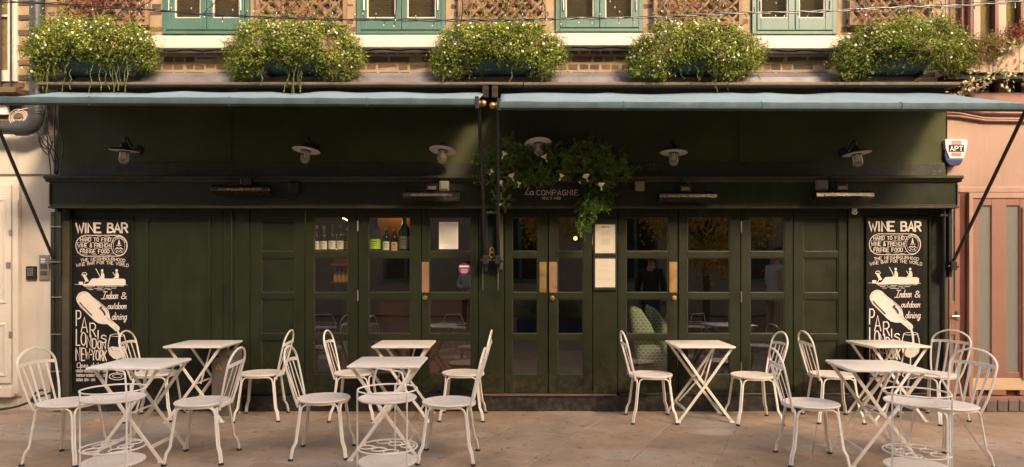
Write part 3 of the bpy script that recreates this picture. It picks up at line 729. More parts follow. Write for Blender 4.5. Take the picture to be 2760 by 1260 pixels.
# --- lettering ------------------------------------------------------------
def arc(cx, cy, rx, ry, a0, a1, n=10):
    return [(cx + rx*math.cos(R(a0+(a1-a0)*k/n)), cy + ry*math.sin(R(a0+(a1-a0)*k/n))) for k in range(n+1)]
O_ = arc(2, 3, 2, 3, 90, 450, 16)
G = {
 'A': [[(0,0),(2,6),(4,0)], [(.8,2),(3.2,2)]], 'B': [[(0,0),(0,6),(2.4,6),(3.4,5.4),(3.4,3.9),(2.4,3.2),(0,3.2)], [(2.4,3.2),(3.9,2.6),(3.9,.8),(2.6,0),(0,0)]],
 'C': [arc(2.1,3,2,3,50,310,12)], 'D': [[(0,0),(0,6),(2,6),(3.6,5),(4,3),(3.6,1),(2,0),(0,0)]], 'E': [[(3.6,6),(0,6),(0,0),(3.8,0)], [(0,3.1),(3,3.1)]],
 'F': [[(3.7,6),(0,6),(0,0)], [(0,3.1),(3,3.1)]], 'G': [arc(2.1,3,2,3,50,300,12)+[(4,1.2),(4,2.8),(2.4,2.8)]], 'H': [[(0,0),(0,6)], [(4,0),(4,6)], [(0,3),(4,3)]],
 'I': [[(2,0),(2,6)]], 'K': [[(0,0),(0,6)], [(3.8,6),(0,2.8)], [(1,3.6),(4,0)]], 'L': [[(0,6),(0,0),(3.6,0)]], 'M': [[(0,0),(.2,6),(2,1.5),(3.8,6),(4,0)]],
 'N': [[(0,0),(0,6),(4,0),(4,6)]], 'O': [O_], 'P': [[(0,0),(0,6),(2.6,6),(3.8,5.2),(3.8,3.6),(2.6,2.8),(0,2.8)]],
 'R': [[(0,0),(0,6),(2.6,6),(3.7,5.2),(3.7,3.8),(2.6,3),(0,3)], [(1.8,3),(4,0)]], 'S': [[(3.8,5.2),(2.6,6),(1.2,6),(.2,5),(.4,3.8),(2,3.1),(3.5,2.4),(3.9,1.2),(2.8,0),(1.2,0),(0,.9)]],
 'T': [[(0,6),(4,6)], [(2,6),(2,0)]], 'U': [[(0,6),(0,1.6),(1,0),(3,0),(4,1.6),(4,6)]], 'W': [[(0,6),(1.1,0),(2,4.4),(2.9,0),(4,6)]], 'Y': [[(0,6),(2,3),(4,6)], [(2,3),(2,0)]],
 '&': [[(4,0),(1,4.2),(1,5.4),(2,6),(3,5.4),(3,4.4),(.3,2),(.2,.8),(1.3,0),(2.6,.3),(4,2.4)]], '-': [[(.8,3),(3.2,3)]], "'": [[(2,6),(1.7,4.6)]],
 '1': [[(1,4.8),(2.3,6),(2.3,0)]], '2': [[(.2,4.8),(1.2,6),(3,6),(3.8,4.8),(3.4,3.4),(0,0),(4,0)]], '4': [[(3,0),(3,6),(0,2),(4,2)]],
 '8': [arc(2,4.55,1.5,1.45,90,450,12), arc(2,1.55,1.9,1.55,90,450,12)],
 # lower case, brush hand
 'a': [arc(1.7,1.7,1.5,1.7,20,380,10), [(3.3,3.4),(3.2,.6),(4,0)]], 'd': [arc(1.7,1.7,1.5,1.7,20,380,10), [(3.8,6.4),(3.2,.6),(4.2,.1)]],
 'e': [[(.4,1.8),(3,2.2),(2.8,3.2),(1.8,3.5),(.6,2.6),(.4,1.2),(1.4,0),(3.6,.6)]], 'g': [arc(1.7,1.7,1.5,1.7,20,380,10), [(3.3,3.4),(3,-1.4),(1.8,-2.4),(.4,-1.6),(2,-.6),(4.2,.6)]],
 'i': [[(1.6,3.2),(1.4,.6),(2.6,.1)], [(1.8,4.6),(1.9,4.9)]], 'l': [[(1.8,6.4),(1.2,.6),(2.6,.1)]], 'n': [[(.3,0),(.5,3.2)], [(.5,2.2),(1.8,3.4),(3,3),(3,.5),(4.2,.1)]],
 'o': [arc(2,1.75,1.6,1.75,90,450,10), [(3,3.2),(4.2,3)]], 'p': [[(.5,3.4),(.2,-2.4)], arc(2,1.7,1.5,1.7,160,520,10)], 'r': [[(.6,0),(.9,3.6),(2.4,3.1),(3.4,3.4),(2.8,1),(4,.2)]],
 't': [[(1.9,5.6),(1.4,.7),(2.8,.1)], [(.6,3.6),(3.2,3.7)]], 'u': [[(.4,3.4),(.4,.9),(1.4,0),(3,1),(3.2,3.4)], [(3.2,3.4),(3.2,.6),(4.2,.1)]], 'y': [[(.4,3.4),(.6,1),(1.8,.2),(3.2,1.4)], [(3.4,3.4),(2.9,-1.6),(1.4,-2.3),(.4,-1.4),(4,.6)]],
}
G['J_i'] = [[(1,6),(4.2,6)], [(2.8,6),(1.8,0)], [(0,0),(3.4,0)]]     # script capital I
G['J_L'] = [[(3.4,5.2),(3.2,6.2),(2.2,6),(1.3,3),(.6,.4),(0,0),(.8,.5),(2.6,.1),(3.6,.7)]]  # script capital L
class Sign:
    """painting on a vertical board; coordinates are photograph pixels at the board's own distance"""
    def __init__(s, d, dx=0, dy=0): s.d, s.dx, s.dy, s.mb, s.k = d, dx, dy, MB(), 0
    def w(s, x, y): return (PX(x + s.dx, s.d), PZ(y + s.dy, s.d))
    def stroke(s, pts, w_):
        s.k += 1; s.mb.ribbon([s.w(*p) for p in pts], w_ * s.d / F, s.d - .0035 - (s.k % 40) * .00006)
    def fill(s, pts, lift=0):
        s.k += 1; q = [s.w(*p) for p in pts]
        ar = sum(q[i-1][0]*q[i][1] - q[i][0]*q[i-1][1] for i in range(len(q)))
        if ar < 0: q.reverse()
        s.mb.flat(q, s.d - .0035 - lift - (s.k % 40) * .00006)
    def glyph(s, ch, x0, x1, yt, yb, w_, sk=0, jit=0):
        for st in G.get(ch, []):
            pts = [(x0 + (x1-x0)*gx/4 + sk*(gy/6) + rnd.uniform(-jit,jit), yb + (yt-yb)*gy/6 + rnd.uniform(-jit,jit)) for gx, gy in st]
            s.stroke(pts, w_)
    def text(s, t, x0, x1, yt, yb, w_, sk=0, gap=.30, yf=None, jit=0, wide=()):
        nar = {'I': .35, "'": .3, 'i': .5, 'l': .5, '1': .55, ' ': .7, '-': .7, 't': .75, 'W': 1.35, 'M': 1.25, 'w': 1.3}
        ws = [nar.get(c, 1) for c in t]; tot = sum(ws) + gap*(len(t)-1); u = (x1-x0)/tot; x = x0
        for c, w0 in zip(t, ws):
            if c != ' ':
                dy = yf((x + w0*u/2 - x0)/(x1-x0)) if yf else 0
                if c in "I'": s.glyph(c, x-u*.3, x + w0*u+u*.3, yt+dy, yb+dy, w_, sk, jit)
                else: s.glyph(c, x, x + w0*u, yt+dy, yb+dy, w_, sk, jit)
            x += (w0+gap)*u

def wine_sign(dx, dy, label):
    d = 7.245
    e = empty('wine_bar_sign', (PX(275+dx, d), d, PZ(825+dy, d)), 0, label, 'sign', 'painted signs at the ends of the shopfront')
    mb = MB(); mb.box(PX(198+dx, d), PX(352+dx, d), d, d+.024, PZ(1058+dy, d), PZ(590+dy, d)); part('board', mb, M['sign_board'], e)
    def done(name, s): part(name, s.mb, M['chalk'], e)
    s = Sign(d, dx, dy); s.text('WINE BAR', 205, 344, 603, 627, 4.6, gap=.26, jit=.8); done('heading', s)
    s = Sign(d, dx, dy)
    s.stroke([(232,635)] + [(232+100*k/6, 635) for k in range(1,5)] + arc(318,663,25,28,-90,90,14)[0:0] + [(318,635)] + arc(318,663,25.5,28,-90,90,14) + [(318,691),(232,691)] + arc(232,663,27,28,90,270,14) , 1.8)
    s.stroke(arc(321.5,663,21,26,0,360,24), 1.6); s.stroke(arc(321.5,663,16,20,0,360,20), .7)
    for k, c in enumerate('LACOMPAGNIE'):
        a = R(205 + (k + (1 if k > 1 else 0))*11.5); px, py = 321.5 + 18.3*math.cos(a)*1.0, 663 + 23*math.sin(a)
        s.glyph(c, px-1.6, px+1.6, py-2.4, py+2.4, .8)
    s.fill([(320,647),(323,647),(323,652),(324.5,655),(324.5,660),(318.5,660),(318.5,655),(320,652)])          # small emblem of a bottle over a moustached face
    s.stroke([(315,663),(318,661.5),(321.5,664),(325,661.5),(328,663)], 1.4)
    s.stroke([(312,672),(317,668.5),(321.5,671),(326,668.5),(331,672)], 2.2); s.stroke([(317,674),(314,681)], 1.6); s.stroke([(326,674),(329,681)], 1.6)
    s.stroke([(318,676),(321.5,679),(325,676)], 1.2)
    for x0_, x1_, y_ in ((222,232,639),(238,250,639.5),(262,272,638.5),(282,296,639),(207,213,654),(216,240,654),(244,262,655),(268,292,653.5),(206,211,670),(218,228,670.5),(234,246,671),(254,268,669.5),(276,300,670),(222,236,686),(250,262,687),(270,284,686.5),(288,300,688),(208,212,682),(298,306,642),(300,308,683)):
        s.stroke([(x0_,y_),(x1_,y_)], .9)
    done('barrel_emblem', s)
    s = Sign(d, dx, dy); s.text('HARD TO FIND', 217, 299, 641.5, 651, 1.6, gap=.3); s.text('WINE & FRENCH', 210, 297, 657, 667, 1.6, gap=.3); s.text('FRINGE FOOD', 217, 295, 673, 683, 1.6, gap=.3); done('barrel_lettering', s)
    s = Sign(d, dx, dy)
    s.text('THE NEIGHBOURHOOD', 218, 338, 694, 702, 1.15, gap=.3, yf=lambda t: 5.5*(2*t-1)**2)
    s.text('WINE BAR FOR THE WORLD', 206, 347, 704.5, 712.5, 1.15, gap=.3, yf=lambda t: 8*(2*t-1)**2); done('slogan_lettering', s)
    s = Sign(d, dx, dy)      # rowing boat shaped like a bottle
    s.fill([(248,752),(256,751),(334,752),(339,755),(339,768),(336,770),(226,771),(222,768),(238,765),(243,758)])
    s.stroke([(202,767),(226,768)], 1); s.stroke([(338,768),(344,769)], 1); s.fill([(213,760),(224,760),(224,768),(213,768)])
    s.stroke([(221,742),(224,736),(231,735),(235,740),(232,744)], 1.6); s.fill([(222,741),(230,740),(234,748),(240,758),(233,760),(228,752)]); s.stroke([(232,756),(226,768)], 1.8)
    for cx_ in (276, 315):
        s.fill(arc(cx_, 730, 3.4, 4, 0, 360, 8)[:-1]); s.fill([(cx_-3,735),(cx_+3,735),(cx_+6,742),(cx_+6,751),(cx_-10,751),(cx_-3,745)])
    s.stroke([(259,725),(270,745)], 1.8); s.stroke([(305,735),(312,746)], 1.6); s.stroke([(268,748),(274,760)], 1)
    for x0_, x1_, y_ in ((228,256,773),(262,280,774),(284,318,772.5),(322,334,772),(234,248,777),(254,276,778),(282,296,777.5),(300,314,777),(240,252,781),(262,284,782),(290,300,781)): s.stroke([(x0_,y_),(x1_,y_)], 1.2)
    done('boat_picture', s)
    s = Sign(d, dx, dy); s.glyph('J_i', 273, 286, 787, 806, 2, 3)
    s.text('ndoor', 286, 318, 787.5, 806, 1.9, sk=3, gap=.08); s.glyph('&', 327, 341, 789, 806, 2.1, 1)
    s.text('outdoor', 290, 341, 817, 833, 1.9, sk=3, gap=.06); s.text('dining', 302, 342, 844, 862, 1.9, sk=3, gap=.08); done('script_lettering', s)
    s = Sign(d, dx, dy)      # pouring bottle and glass
    body = [(207,812),(206,803),(212,792),(222,786),(231,786),(238,789),(286,829),(293,838),(296,850),(297,858)] + [(302,864),(319,878),(323,883),(323,889),(318,893),(311,893),(307,888),(290,874),(276,874),(264,871),(254,864),(215,826)]
    s.fill(body); done('bottle_picture', s)
    s = Sign(d, dx, dy)
    s.stroke([(318,893),(322,905),(324,930)], 5.5)
    s.stroke([(298,904),(294,920),(292,938),(296,955),(306,965),(316,968),(326,965),(337,955),(341,938),(339,920),(335,904)], 2.4)
    s.stroke(arc(317,904,18.5,3.5,0,360,18), 1.4); s.fill([(294,938),(302,934),(316,936),(330,933),(339,938),(336,953),(326,964),(316,967),(306,964),(297,955)])
    s.stroke([(316,967),(316,1006)], 3.2); s.stroke(arc(316.5,1015,22,9,0,360,20), 2.6); s.stroke(arc(316.5,1014,13,4.5,0,360,16), 1.6)
    done('glass_picture', s)
    s = Sign(d, dx, dy)
    for c, a, b_, t, bb in (('P',206,219,838,878),('A',219,236,856,896),('R',243,259,872,908),('I',258,272,892,914),('S',273,287,904,924),('L',206,217,888,931),('O',219,232,896,931),('N',235,246,905,936),('D',250,261,914,939),('O',264,273,919,941),('N',276,285,922,942),
                            ('N',206,216,937,972),('E',221,229,939,972),('W',231,243,941,970),('-',243,249,943,970),('Y',248,257,944,971),('O',259,268,945,971),('R',271,278,945,972),('K',280,288,946,973)):
        s.glyph(c, a, b_, t, bb, 2.9, 0, .5)
    done('city_lettering', s)
    s = Sign(d, dx, dy); s.glyph('O', 207, 217, 978, 992, 1.8, 2); s.text('pen', 218, 238, 979, 991, 1.6, sk=2, gap=.1); s.text('daily', 245, 272, 979, 991, 1.6, sk=2, gap=.1)
    s.text('MONDAY-WEDNESDAY 4PM - 11PM', 206, 288, 997, 1003.5, 1.2, gap=.3); s.text('THURSDAY-SATURDAY 12PM - 12AM', 206, 290, 1009, 1015.5, 1.2, gap=.3); s.text('SUNDAY 12PM - 11PM', 206, 257, 1021, 1027.5, 1.2, gap=.3)
    done('hours_lettering', s)
    k = Sign(d-.0055, dx, dy)   # black brush details over the white bottle
    k.stroke([(216,816),(222,824),(248,850)], 3); k.stroke([(270,832),(274,828)], 4.5); k.stroke([(274,834),(281,842),(283,849)], 4.5); k.stroke([(244,794),(264,812)], 1); k.stroke([(268,816),(286,832),(291,842)], 1); k.stroke([(288,856),(304,870)], 1)
    k.stroke([(209,808),(213,796),(223,789),(233,788)], .7); k.stroke([(300,938),(304,946)], 1.4); k.stroke([(310,944),(322,948)], .7); k.stroke([(308,880),(314,886)], .8)
    part('brush_shading', k.mb, M['ink'], e)['kind'] = 'stuff'
wine_sign(0, 0, 'tall black sign with white lettering and a pouring bottle, nearest the white house')
wine_sign(2137.5, -4, 'tall black sign with white lettering and a pouring bottle, nearest the pink house')

# fascia lettering
s = Sign(fd-.001); s.glyph('J_L', 1414, 1427, 506, 526, 1.9, 3); s.glyph('a', 1428, 1438, 509, 526, 1.9, 2); 
s.text('COMPAGNIE', 1446, 1559, 513, 527, 1.9, gap=.30, jit=.5)
part('name_lettering', s.mb, M['chalk'], shop)
s = Sign(fd-.001); s.text("NEAL'S YARD", 1462, 1511, 532, 538, 1.0, gap=.35); part('place_lettering', s.mb, M['chalk'], shop)
s = Sign(D-.018)
s.glyph('8', 1319, 1333, 668, 694, 3.2); 
part('door_number', s.mb, M['brass'], shop)

# ================================================================== awning
def awning(pxa, pxb, za, zb_, ya, yb, label, seams, seed, arms, ztop):
    """front roll from (pxa) to (pxb); za, zb_ centre heights; ya, yb depths of the roll"""
    xa, xb = PX(pxa, ya), PX(pxb, yb)
    e = empty('awning', ((xa+xb)/2, 7.15, 3.3), 0, label, 'awning', 'blue canvas awnings over the terrace')
    q = random.Random(seed); NX, NY = 90, 10; mb = MB(); V = []; ph = [q.uniform(0, 6.28) for _ in range(6)]
    folds = [q.uniform(.1, .9) for _ in range(5)]
    for i in range(NX+1):
        t = i/NX; xf = xa+(xb-xa)*t; yf = ya+(yb-ya)*t; zf = za+(zb_-za)*t + .038
        for j in range(NY+1):
            v = j/NY; x = xf; y = yf + (7.14-yf)*v; z = zf + (ztop-zf)*v
            sag = -.014*math.sin(math.pi*v) * (1+.5*math.sin(t*9+ph[0]))
            for fo in folds:
                u = (t - fo) * (xb-xa) + (v-.0)*.55*(1 if fo > .5 else -1)
                sag += .020*math.exp(-(u/.10)**2)*v*(1.25-v)*1.6
            sag += .008*math.sin(t*40+ph[1]+v*3)*math.sin(math.pi*v) + v*(.006*math.sin(t*17+ph[3]) + .004*math.sin(t*37+ph[4]))
            if v > .85: x += 0
            V.append((x, y, z + sag))
    Fc = [(i*(NY+1)+j, (i+1)*(NY+1)+j, (i+1)*(NY+1)+j+1, i*(NY+1)+j+1) for i in range(NX) for j in range(NY)]
    mb.add(V, Fc); o = part('canvas', mb, M['canvas'], e, smooth=True)
    sm = o.modifiers.new('thickness', 'SOLIDIFY'); sm.thickness = .003
    mb = MB(); pr = [(-.034,.031),(-.02,.039),(.01,.041),(.033,.03),(.036,-.02),(.02,-.028),(-.012,-.030),(-.032,-.018),(-.037,.005)]
    n = len(pr); NX = 60; V = []
    for i in range(NX+1):
        t = i/NX; x = xa+(xb-xa)*t; y = ya+(yb-ya)*t; z = za+(zb_-za)*t; rr = 1 + .03*math.sin(t*70+ph[2]) + .02*math.sin(t*31)
        V += [(x, y+a*rr, z+b_*rr) for a, b_ in pr]
    Fc = [(i*n+k, i*n+(k+1) % n, (i+1)*n+(k+1) % n, (i+1)*n+k) for i in range(NX) for k in range(n)] + [tuple(range(n)), tuple(reversed(range(NX*n, NX*n+n)))]
    mb.add(V, Fc); part('front_roll', mb, M['valance'], e, smooth=True)
    for sxx in seams:
        t = (PX(sxx, (ya+yb)/2)-xa)/(xb-xa); x = xa+(xb-xa)*t; y = ya+(yb-ya)*t; z = za+(zb_-za)*t
        mb = MB(); mb.tube([(x-.01, y+.03, z+.045), (x, y-.03, z+.042), (x+.004, y-.044, z+.01), (x-.004, y-.04, z-.02), (x+.006, y-.02, z-.04)], .0035, 5); part('seam', mb, M['valance'], e, smooth=True)
    for (bx, bz, wx_, wz_, ax) in arms:      # stay arm from the roll to the wall bracket
        yy = ya if abs(bx-xa) < abs(bx-xb) else yb
        mb = MB(); P0, P1 = Vector((bx, yy+.03, bz)), Vector((wx_, 7.16, wz_)); mb.tube([P0, P0.lerp(P1, .5), P1], .016, 8)
        part('stay_arm', mb, M['black'], e, smooth=True)
        mb = MB(); mb.box(wx_-.03, wx_+.03, 7.11, 7.2, wz_-.05, wz_+.04); mb.tube([(wx_-.05, 7.14, wz_-.01), (wx_+.06, 7.14, wz_-.01)], .018, 8); mb.box(wx_-.018, wx_+.018, 7.17, 7.24, wz_-.12, wz_+.62)
        part('wall_bracket', mb, M['black'], e, bevel=.004)
    mb = MB(); mb.box(xa+.1, xb-.06, 7.15, 7.24, 3.262, 3.342); part('cassette', mb, M['dark_void'], e)  # its dark colour carries the shade of the gap under the ledge
    return e, xa, xb
zL0, zL1 = PZ(274, 6.08), PZ(279.5, 6.08); zR0, zR1 = PZ(286, 6.0), PZ(292, 6.02)
A1, a0, a1 = awning(-46, 1291, zL0, zL1, 6.08, 6.08, 'left blue canvas awning stretched from the white house to the middle bracket', (245, 620, 990, 1110), 1,
                    [(PX(-40, 6.08), zL0-.01, PX(150, 7.16), PZ(712, 7.16), 0), (PX(1291, 6.08)+.0, zL1-.02, PX(1309, 7.16), PZ(700, 7.16), 0)], 3.305)
A2, b0, b1 = awning(1346, 2782, zR0, zR1, 6.02, 6.02, 'right blue canvas awning stretched from the middle bracket to the pink house', (1680, 2050, 2425), 5,
                    [(PX(1341, 6.02), zR0-.02, PX(1343, 7.16), PZ(700, 7.16), 0), (PX(2772, 6.02), zR1-.01, PX(2564, 7.16), PZ(716, 7.16), 0)], 3.295)
for (px, sgn, zz, own, y) in ((1303, 1, zL1, A1, 6.08), (1328, -1, zR0+.012, A2, 6.04)):
    mb = MB(); x = PX(px, y); prof = [(.0001, -.030)] + [(.030*math.sin(R(a)), -.030*math.cos(R(a))) for a in range(15, 180, 15)] + [(.0001, .030)]
    mb.lathe(prof, (x, y, zz), 20); mb.tube([(x - sgn*.026, y, zz), (x - sgn*.034, y, zz)], .03, 16); part('end_ball', mb, M['brass'], own, smooth=True)
    mb = MB(); xb_ = x - sgn*.055; mb.box(xb_-.018, xb_+.018, y-.045, y+.05, zz-.055, zz+.055); part('end_cap', mb, M['black'], own, bevel=.006)
for px, own in ((1309, A1), (1334, A2)):
    mb = MB(); x = PX(px, 7.0); mb.box(x-.03, x+.03, 6.93, 7.16, PZ(268, 7.0), PZ(236, 7.0)); part('roller_bracket', mb, M['heater'], own, bevel=.004)
    mb = MB(); x = PX(px+0, 7.2); 
# chains and brass tracks near the door number
for px in (1304, 1345):
    mb = MB(); x = PX(px+5, D); mb.box(x-.022, x+.022, D-.045, D-.017, DZ(727), DZ(576)); part('arm_track', mb, M['olive'], shop, bevel=.003)
    mb = MB(); x = PX(px-2, D)
    for k in range(16):
        z = DZ(722) - k*.015; r_ = .006
        ring = [(x + (r_*math.cos(a) if k % 2 else 0), D-.05 + (0 if k % 2 else r_*math.cos(a)), z + .010*math.sin(a)) for a in [2*math.pi*j/6 for j in range(6)]]
        mb.tube(ring, .0018, 4, closed=True)
    part('chain', mb, M['steel'], shop)

# ================================================================== wall lamps
def lamp(px, py, tilt, roll, label, yaw=0, arm=True):
    d = 6.98; e = empty('wall_lamp', (PX(px, d), d, PZ(py, d)), 0, label, 'wall lamp', 'enamel wall lamps over the fascia')
    Mx = Matrix.Rotation(R(roll), 3, 'Y') @ Matrix.Rotation(R(tilt), 3, 'X')
    def put(name, mb, m, smooth=True):
        o = obj(name, mb, m, e, smooth=smooth); return o
    mb = MB(); mb.lathe([(.139,-.012),(.141,-.008),(.11,.012),(.06,.022),(.03,.024)], (0,0,0), 36, Mx); put('shade_top', mb, M['lamp_black'])
    mb = MB(); mb.lathe([(.138,-.0135),(.108,.009),(.06,.018),(.035,.02)], (0,0,0), 36, Mx); put('shade', mb, M['shade_white'])
    mb = MB(); mb.lathe([(.0,.075),(.022,.07),(.04,.05),(.047,.02),(.05,-.002),(.05,-.022),(.044,-.024),(.044,-.002),(0,-.001)], (0,0,0), 24, Mx); put('lamp_holder', mb, M['lamp_black'])
    mb = MB(); mb.lathe([(.046,-.024),(.050,-.10),(.043,-.128),(.024,-.146),(.0005,-.15)], (0,0,0), 24, Mx); put('glass_jar', mb, M['glass_lamp'])
    mb = MB(); mb.lathe([(.012,-.015),(.012,-.035),(.018,-.055),(.019,-.075),(.010,-.09),(.0005,-.093)], (0,0,0), 16, Mx); put('bulb', mb, M['shade_white'])
    mb = MB(); top = Mx @ Vector((0,0,.07)); mb.tube([top, top+Vector((0,.0,.035)), top+Vector((0,.04,.06)), top+Vector((0,.09,.04)), top+Vector((0.0,.13,-.01)), (top.x*0-.0, .24, top.z-.03)], .009, 8); put('arm', mb, M['lamp_black'])
    mb = MB(); ax = Matrix(((1,0,0),(0,0,-1),(0,1,0))); mb.lathe([(.055,0),(.055,.012),(.03,.022),(0,.024)], (0, .257, top.z-.03), 24, ax); put('wall_rose', mb, M['lamp_black'])
    return e
lamp(335, 404, 2, 3, 'leftmost enamel wall lamp, nearly level, above the left black sign')
lamp(826, 403, -8, 6, 'enamel wall lamp above the leftmost glazed door, second from the left')
lamp(1194, 403, -12, 6, 'enamel wall lamp just left of the Christmas garland')
lamp(1450, 386, -20, -4, 'enamel wall lamp half hidden behind the top of the garland')
lamp(1816, 409, -5, 2, 'enamel wall lamp above the patio heater right of the garland')
lamp(2309, 412, -4, -6, 'rightmost enamel wall lamp on a bent arm, in the light near the pink house')

# ================================================================== patio heaters
def heater(px0, px1, py0, py1, mx, label, yaw=0, lit=False):
    d = 6.98; x0, x1 = PX(px0, d), PX(px1, d); zc = PZ((py0+py1)/2, d); e = empty('patio_heater', ((x0+x1)/2, d, zc), 0, label, 'patio heater', 'long infrared heaters on the fascia')
    hl = (x1-x0)/2; h = .045
    prof = [(-.05,-.03),(-.055,.01),(-.03,.042),(.04,.045),(.06,.02),(.05,-.035)]
    mb = MB(); n = len(prof); mb.add([(-hl, a, b_) for a, b_ in prof] + [(hl, a, b_) for a, b_ in prof], [tuple(reversed(range(n))), tuple(range(n, 2*n))] + [(i, (i+1) % n, n+(i+1) % n, n+i) for i in range(n)])
    o = obj('housing', mb, M['heater'], e, bevel=.004); o.rotation_euler.x = R(-18)
    mb = MB(); mb.box(-hl*.72, hl*.72, -.060, -.052, -.028, -.004)
    for k in range(40): xk = -hl*.70 + hl*1.40*k/39; mb.box(xk-.0022, xk+.0022, -.066, -.0605, -.028, -.004)
    o2 = obj('grille', mb, M['grille'], e); o2.rotation_euler.x = R(-18)
    for sx in (-1, 1):
        for k in range(3):
            mb = MB(); mb.box(sx*hl*.9-.010-sx*k*.03, sx*hl*.9+.010-sx*k*.03, -.042, -.0, .043, .049)
            o3 = obj('vent_slot', mb, M['black'], e); o3.rotation_euler.x = R(-18)
    cx = PX(mx, d) - (x0+x1)/2
    mb = MB(); mb.box(cx-.055, cx+.055, -.03, .03, .052, .12); o4 = obj('junction_box', mb, M['heater'], e, bevel=.006)
    mb = MB(); mb.box(cx-.04, cx+.04, -.034, -.031, .062, .095); obj('rating_plate', mb, M['grey_plastic' if px0 > 600 else 'heater'], e)
    mb = MB(); mb.box(cx-.02, cx+.02, .031, .138, .05, .10); mb.box(cx-.04, cx+.04, .128, .139, .03, .13); obj('mounting_bracket', mb, M['black'], e)
    mb = MB(); mb.tube([(cx-.02, .02, .12), (cx-.03, .06, .17), (cx+.02, .1, .19), (cx+.07, .13, .15)], .006, 6); obj('flex', mb, M['black'], e, smooth=True)
    return e
heater(573, 731, 500, 527, 665, 'dark patio heater on the left stretch of the fascia above the plain green panels')
heater(1088, 1241, 517, 540, 1165, 'patio heater with a white plate on the fascia, left of the name lettering')
heater(1774, 1929, 520, 543, 1846, 'patio heater above the door pair right of the menu frames')
heater(2194, 2350, 516, 541, 2266, 'bronze patio heater at the sunlit right end of the fascia')
def sensor(px0, px1, py0, py1, m_, label):
    d = fd; e = empty('switch_box', (PX((px0+px1)/2, d), d, PZ((py0+py1)/2, d)), 0, label, 'switch box', 'square switch boxes on the fascia')
    hx, hz = (px1-px0)/2*d/F, (py1-py0)/2*d/F
    mb = MB(); mb.box(-hx, hx, -.06, -.0005, -hz, hz); obj('box', mb, M[m_], e, bevel=.008)
    mb = MB(); mb.box(-hx*.75, hx*.75, -.068, -.0605, -hz*.75, hz*.75); obj('cover', mb, M[m_], e, bevel=.004)
sensor(1185, 1211, 490, 516, 'grey_plastic', 'grey square switch box right of the heater near the garland')
sensor(1709, 1735, 490, 516, 'grey_plastic', 'pale square switch box alone on the fascia right of the garland')
sensor(2196, 2225, 488, 514, 'grey_plastic', 'grey square switch box over the rightmost heater')
sensor(781, 811, 494, 522, 'green', 'dark green painted box on the fascia above the wine bottles window')
mb = MB(); mb.tube([(PX(735,fd), fd-.02, PZ(530,fd)), (PX(760,fd), fd-.02, PZ(539,fd)), (PX(790,fd), fd-.02, PZ(540,fd)), (PX(803,fd), fd-.02, PZ(524,fd))], .005, 6)
mb.tube([(PX(806,fd), fd-.01, PZ(503,fd)), (PX(900,fd), fd-.01, PZ(502,fd)), (PX(1000,fd), fd-.01, PZ(505,fd)), (PX(1150,fd), fd-.01, PZ(505,fd))], .005, 6)
part('heater_cable', mb, M['black'], shop, smooth=True)
# security camera
e = empty('security_camera', (PX(2303, 7.17), 7.17, PZ(572, 7.17)), 0, 'small white dome camera under the right end of the fascia', 'security camera')
mb = MB(); mb.lathe([(.024,.045),(.026,.02),(.012,.016),(.012,.0)], n=16); obj('mount', mb, M['white_plastic'], e, smooth=True)
mb = MB(); mb.lathe([(.0005,-.028),(.018,-.024),(.027,-.008),(.027,.004),(.018,.016),(.0005,.02)], n=20); obj('housing', mb, M['white_plastic'], e, smooth=True)
mb = MB(); mb.lathe([(.011,0),(.011,.006),(0,.007)], (0,-.026,-.008), 12, Matrix(((1,0,0),(0,0,-1),(0,1,0)))); obj('lens', mb, M['black'], e, smooth=True)

# ================================================================== menus
def menu(px0, px1, py0, py1, label, lines, head=None, frame=True, y=7.235, cat='menu frame'):
    xc, zc = PX((px0+px1)/2, y), PZ((py0+py1)/2, y); e = empty('menu_frame' if frame else 'paper_menu', (xc, y, zc), 0, label, cat)
    hx, hz = (px1-px0)/2*y/F, (py1-py0)/2*y/F
    if frame:
        mb = MB(); f_ = .02; mb.box(-hx-f_, hx+f_, .0, .024, -hz-f_-.012, hz+f_); obj('frame', mb, M['black'], e, bevel=.004)
    mb = MB(); mb.box(-hx, hx, -.003, -.0005, -hz, hz); obj('paper', mb, M['paper' if frame else 'paper_w'], e)
    k = 0; mb = MB()
    for (a, b_, v) in lines:
        k += 1; q = random.Random(k*7+int(px0)); x = -hx + 2*hx*a
        while x < -hx + 2*hx*b_:
            l = q.uniform(.004, .012); mb.flat([(x, hz-2*hz*v-.0012), (min(x+l, -hx+2*hx*b_), hz-2*hz*v-.0012), (min(x+l, -hx+2*hx*b_), hz-2*hz*v+.0012), (x, hz-2*hz*v+.0012)], -.0036); x += l + .003
    obj('print', mb, M['ink_grey'], e)
    if head:
        s = Sign(y, 0, 0); s.text(head, (px0+px1)/2-10, (px0+px1)/2+10, py0+4, py0+8, .9, gap=.7); mb = s.mb; mb.v = [(a-xc, b_-y-.0005, c-zc) for a, b_, c in mb.v]; obj('heading', mb, M['ink'], e)
    return e
ln1 = [(.3,.7,.22+.018*k) for k in range(9)] + [(.3,.75,.50+.018*k) for k in range(12)] + [(.42,.58,.93)]
ln2 = [(.36,.64,.2),(.28,.72,.24),(.25,.75,.27),(.15,.85,.42),(.2,.8,.45),(.35,.65,.5),(.2,.8,.68),(.1,.9,.71),(.05,.95,.74),(.42,.58,.93),(.3,.7,.08)]
menu(1604, 1658, 606, 683, 'black framed white menu on the green panel, upper of the two', ln1, 'MENU')
menu(1604, 1658, 698, 775, 'black framed white menu on the green panel, lower of the two', ln2)
ln3 = [(.3,.7,.05)] + [(.06,.9,.10+.036*k) for k in range(20)]
menu(1183.5, 1235, 599, 672, 'cream paper menu taped to the top pane of the door left of the middle pilaster', ln3, None, False, D+.019, 'menu')
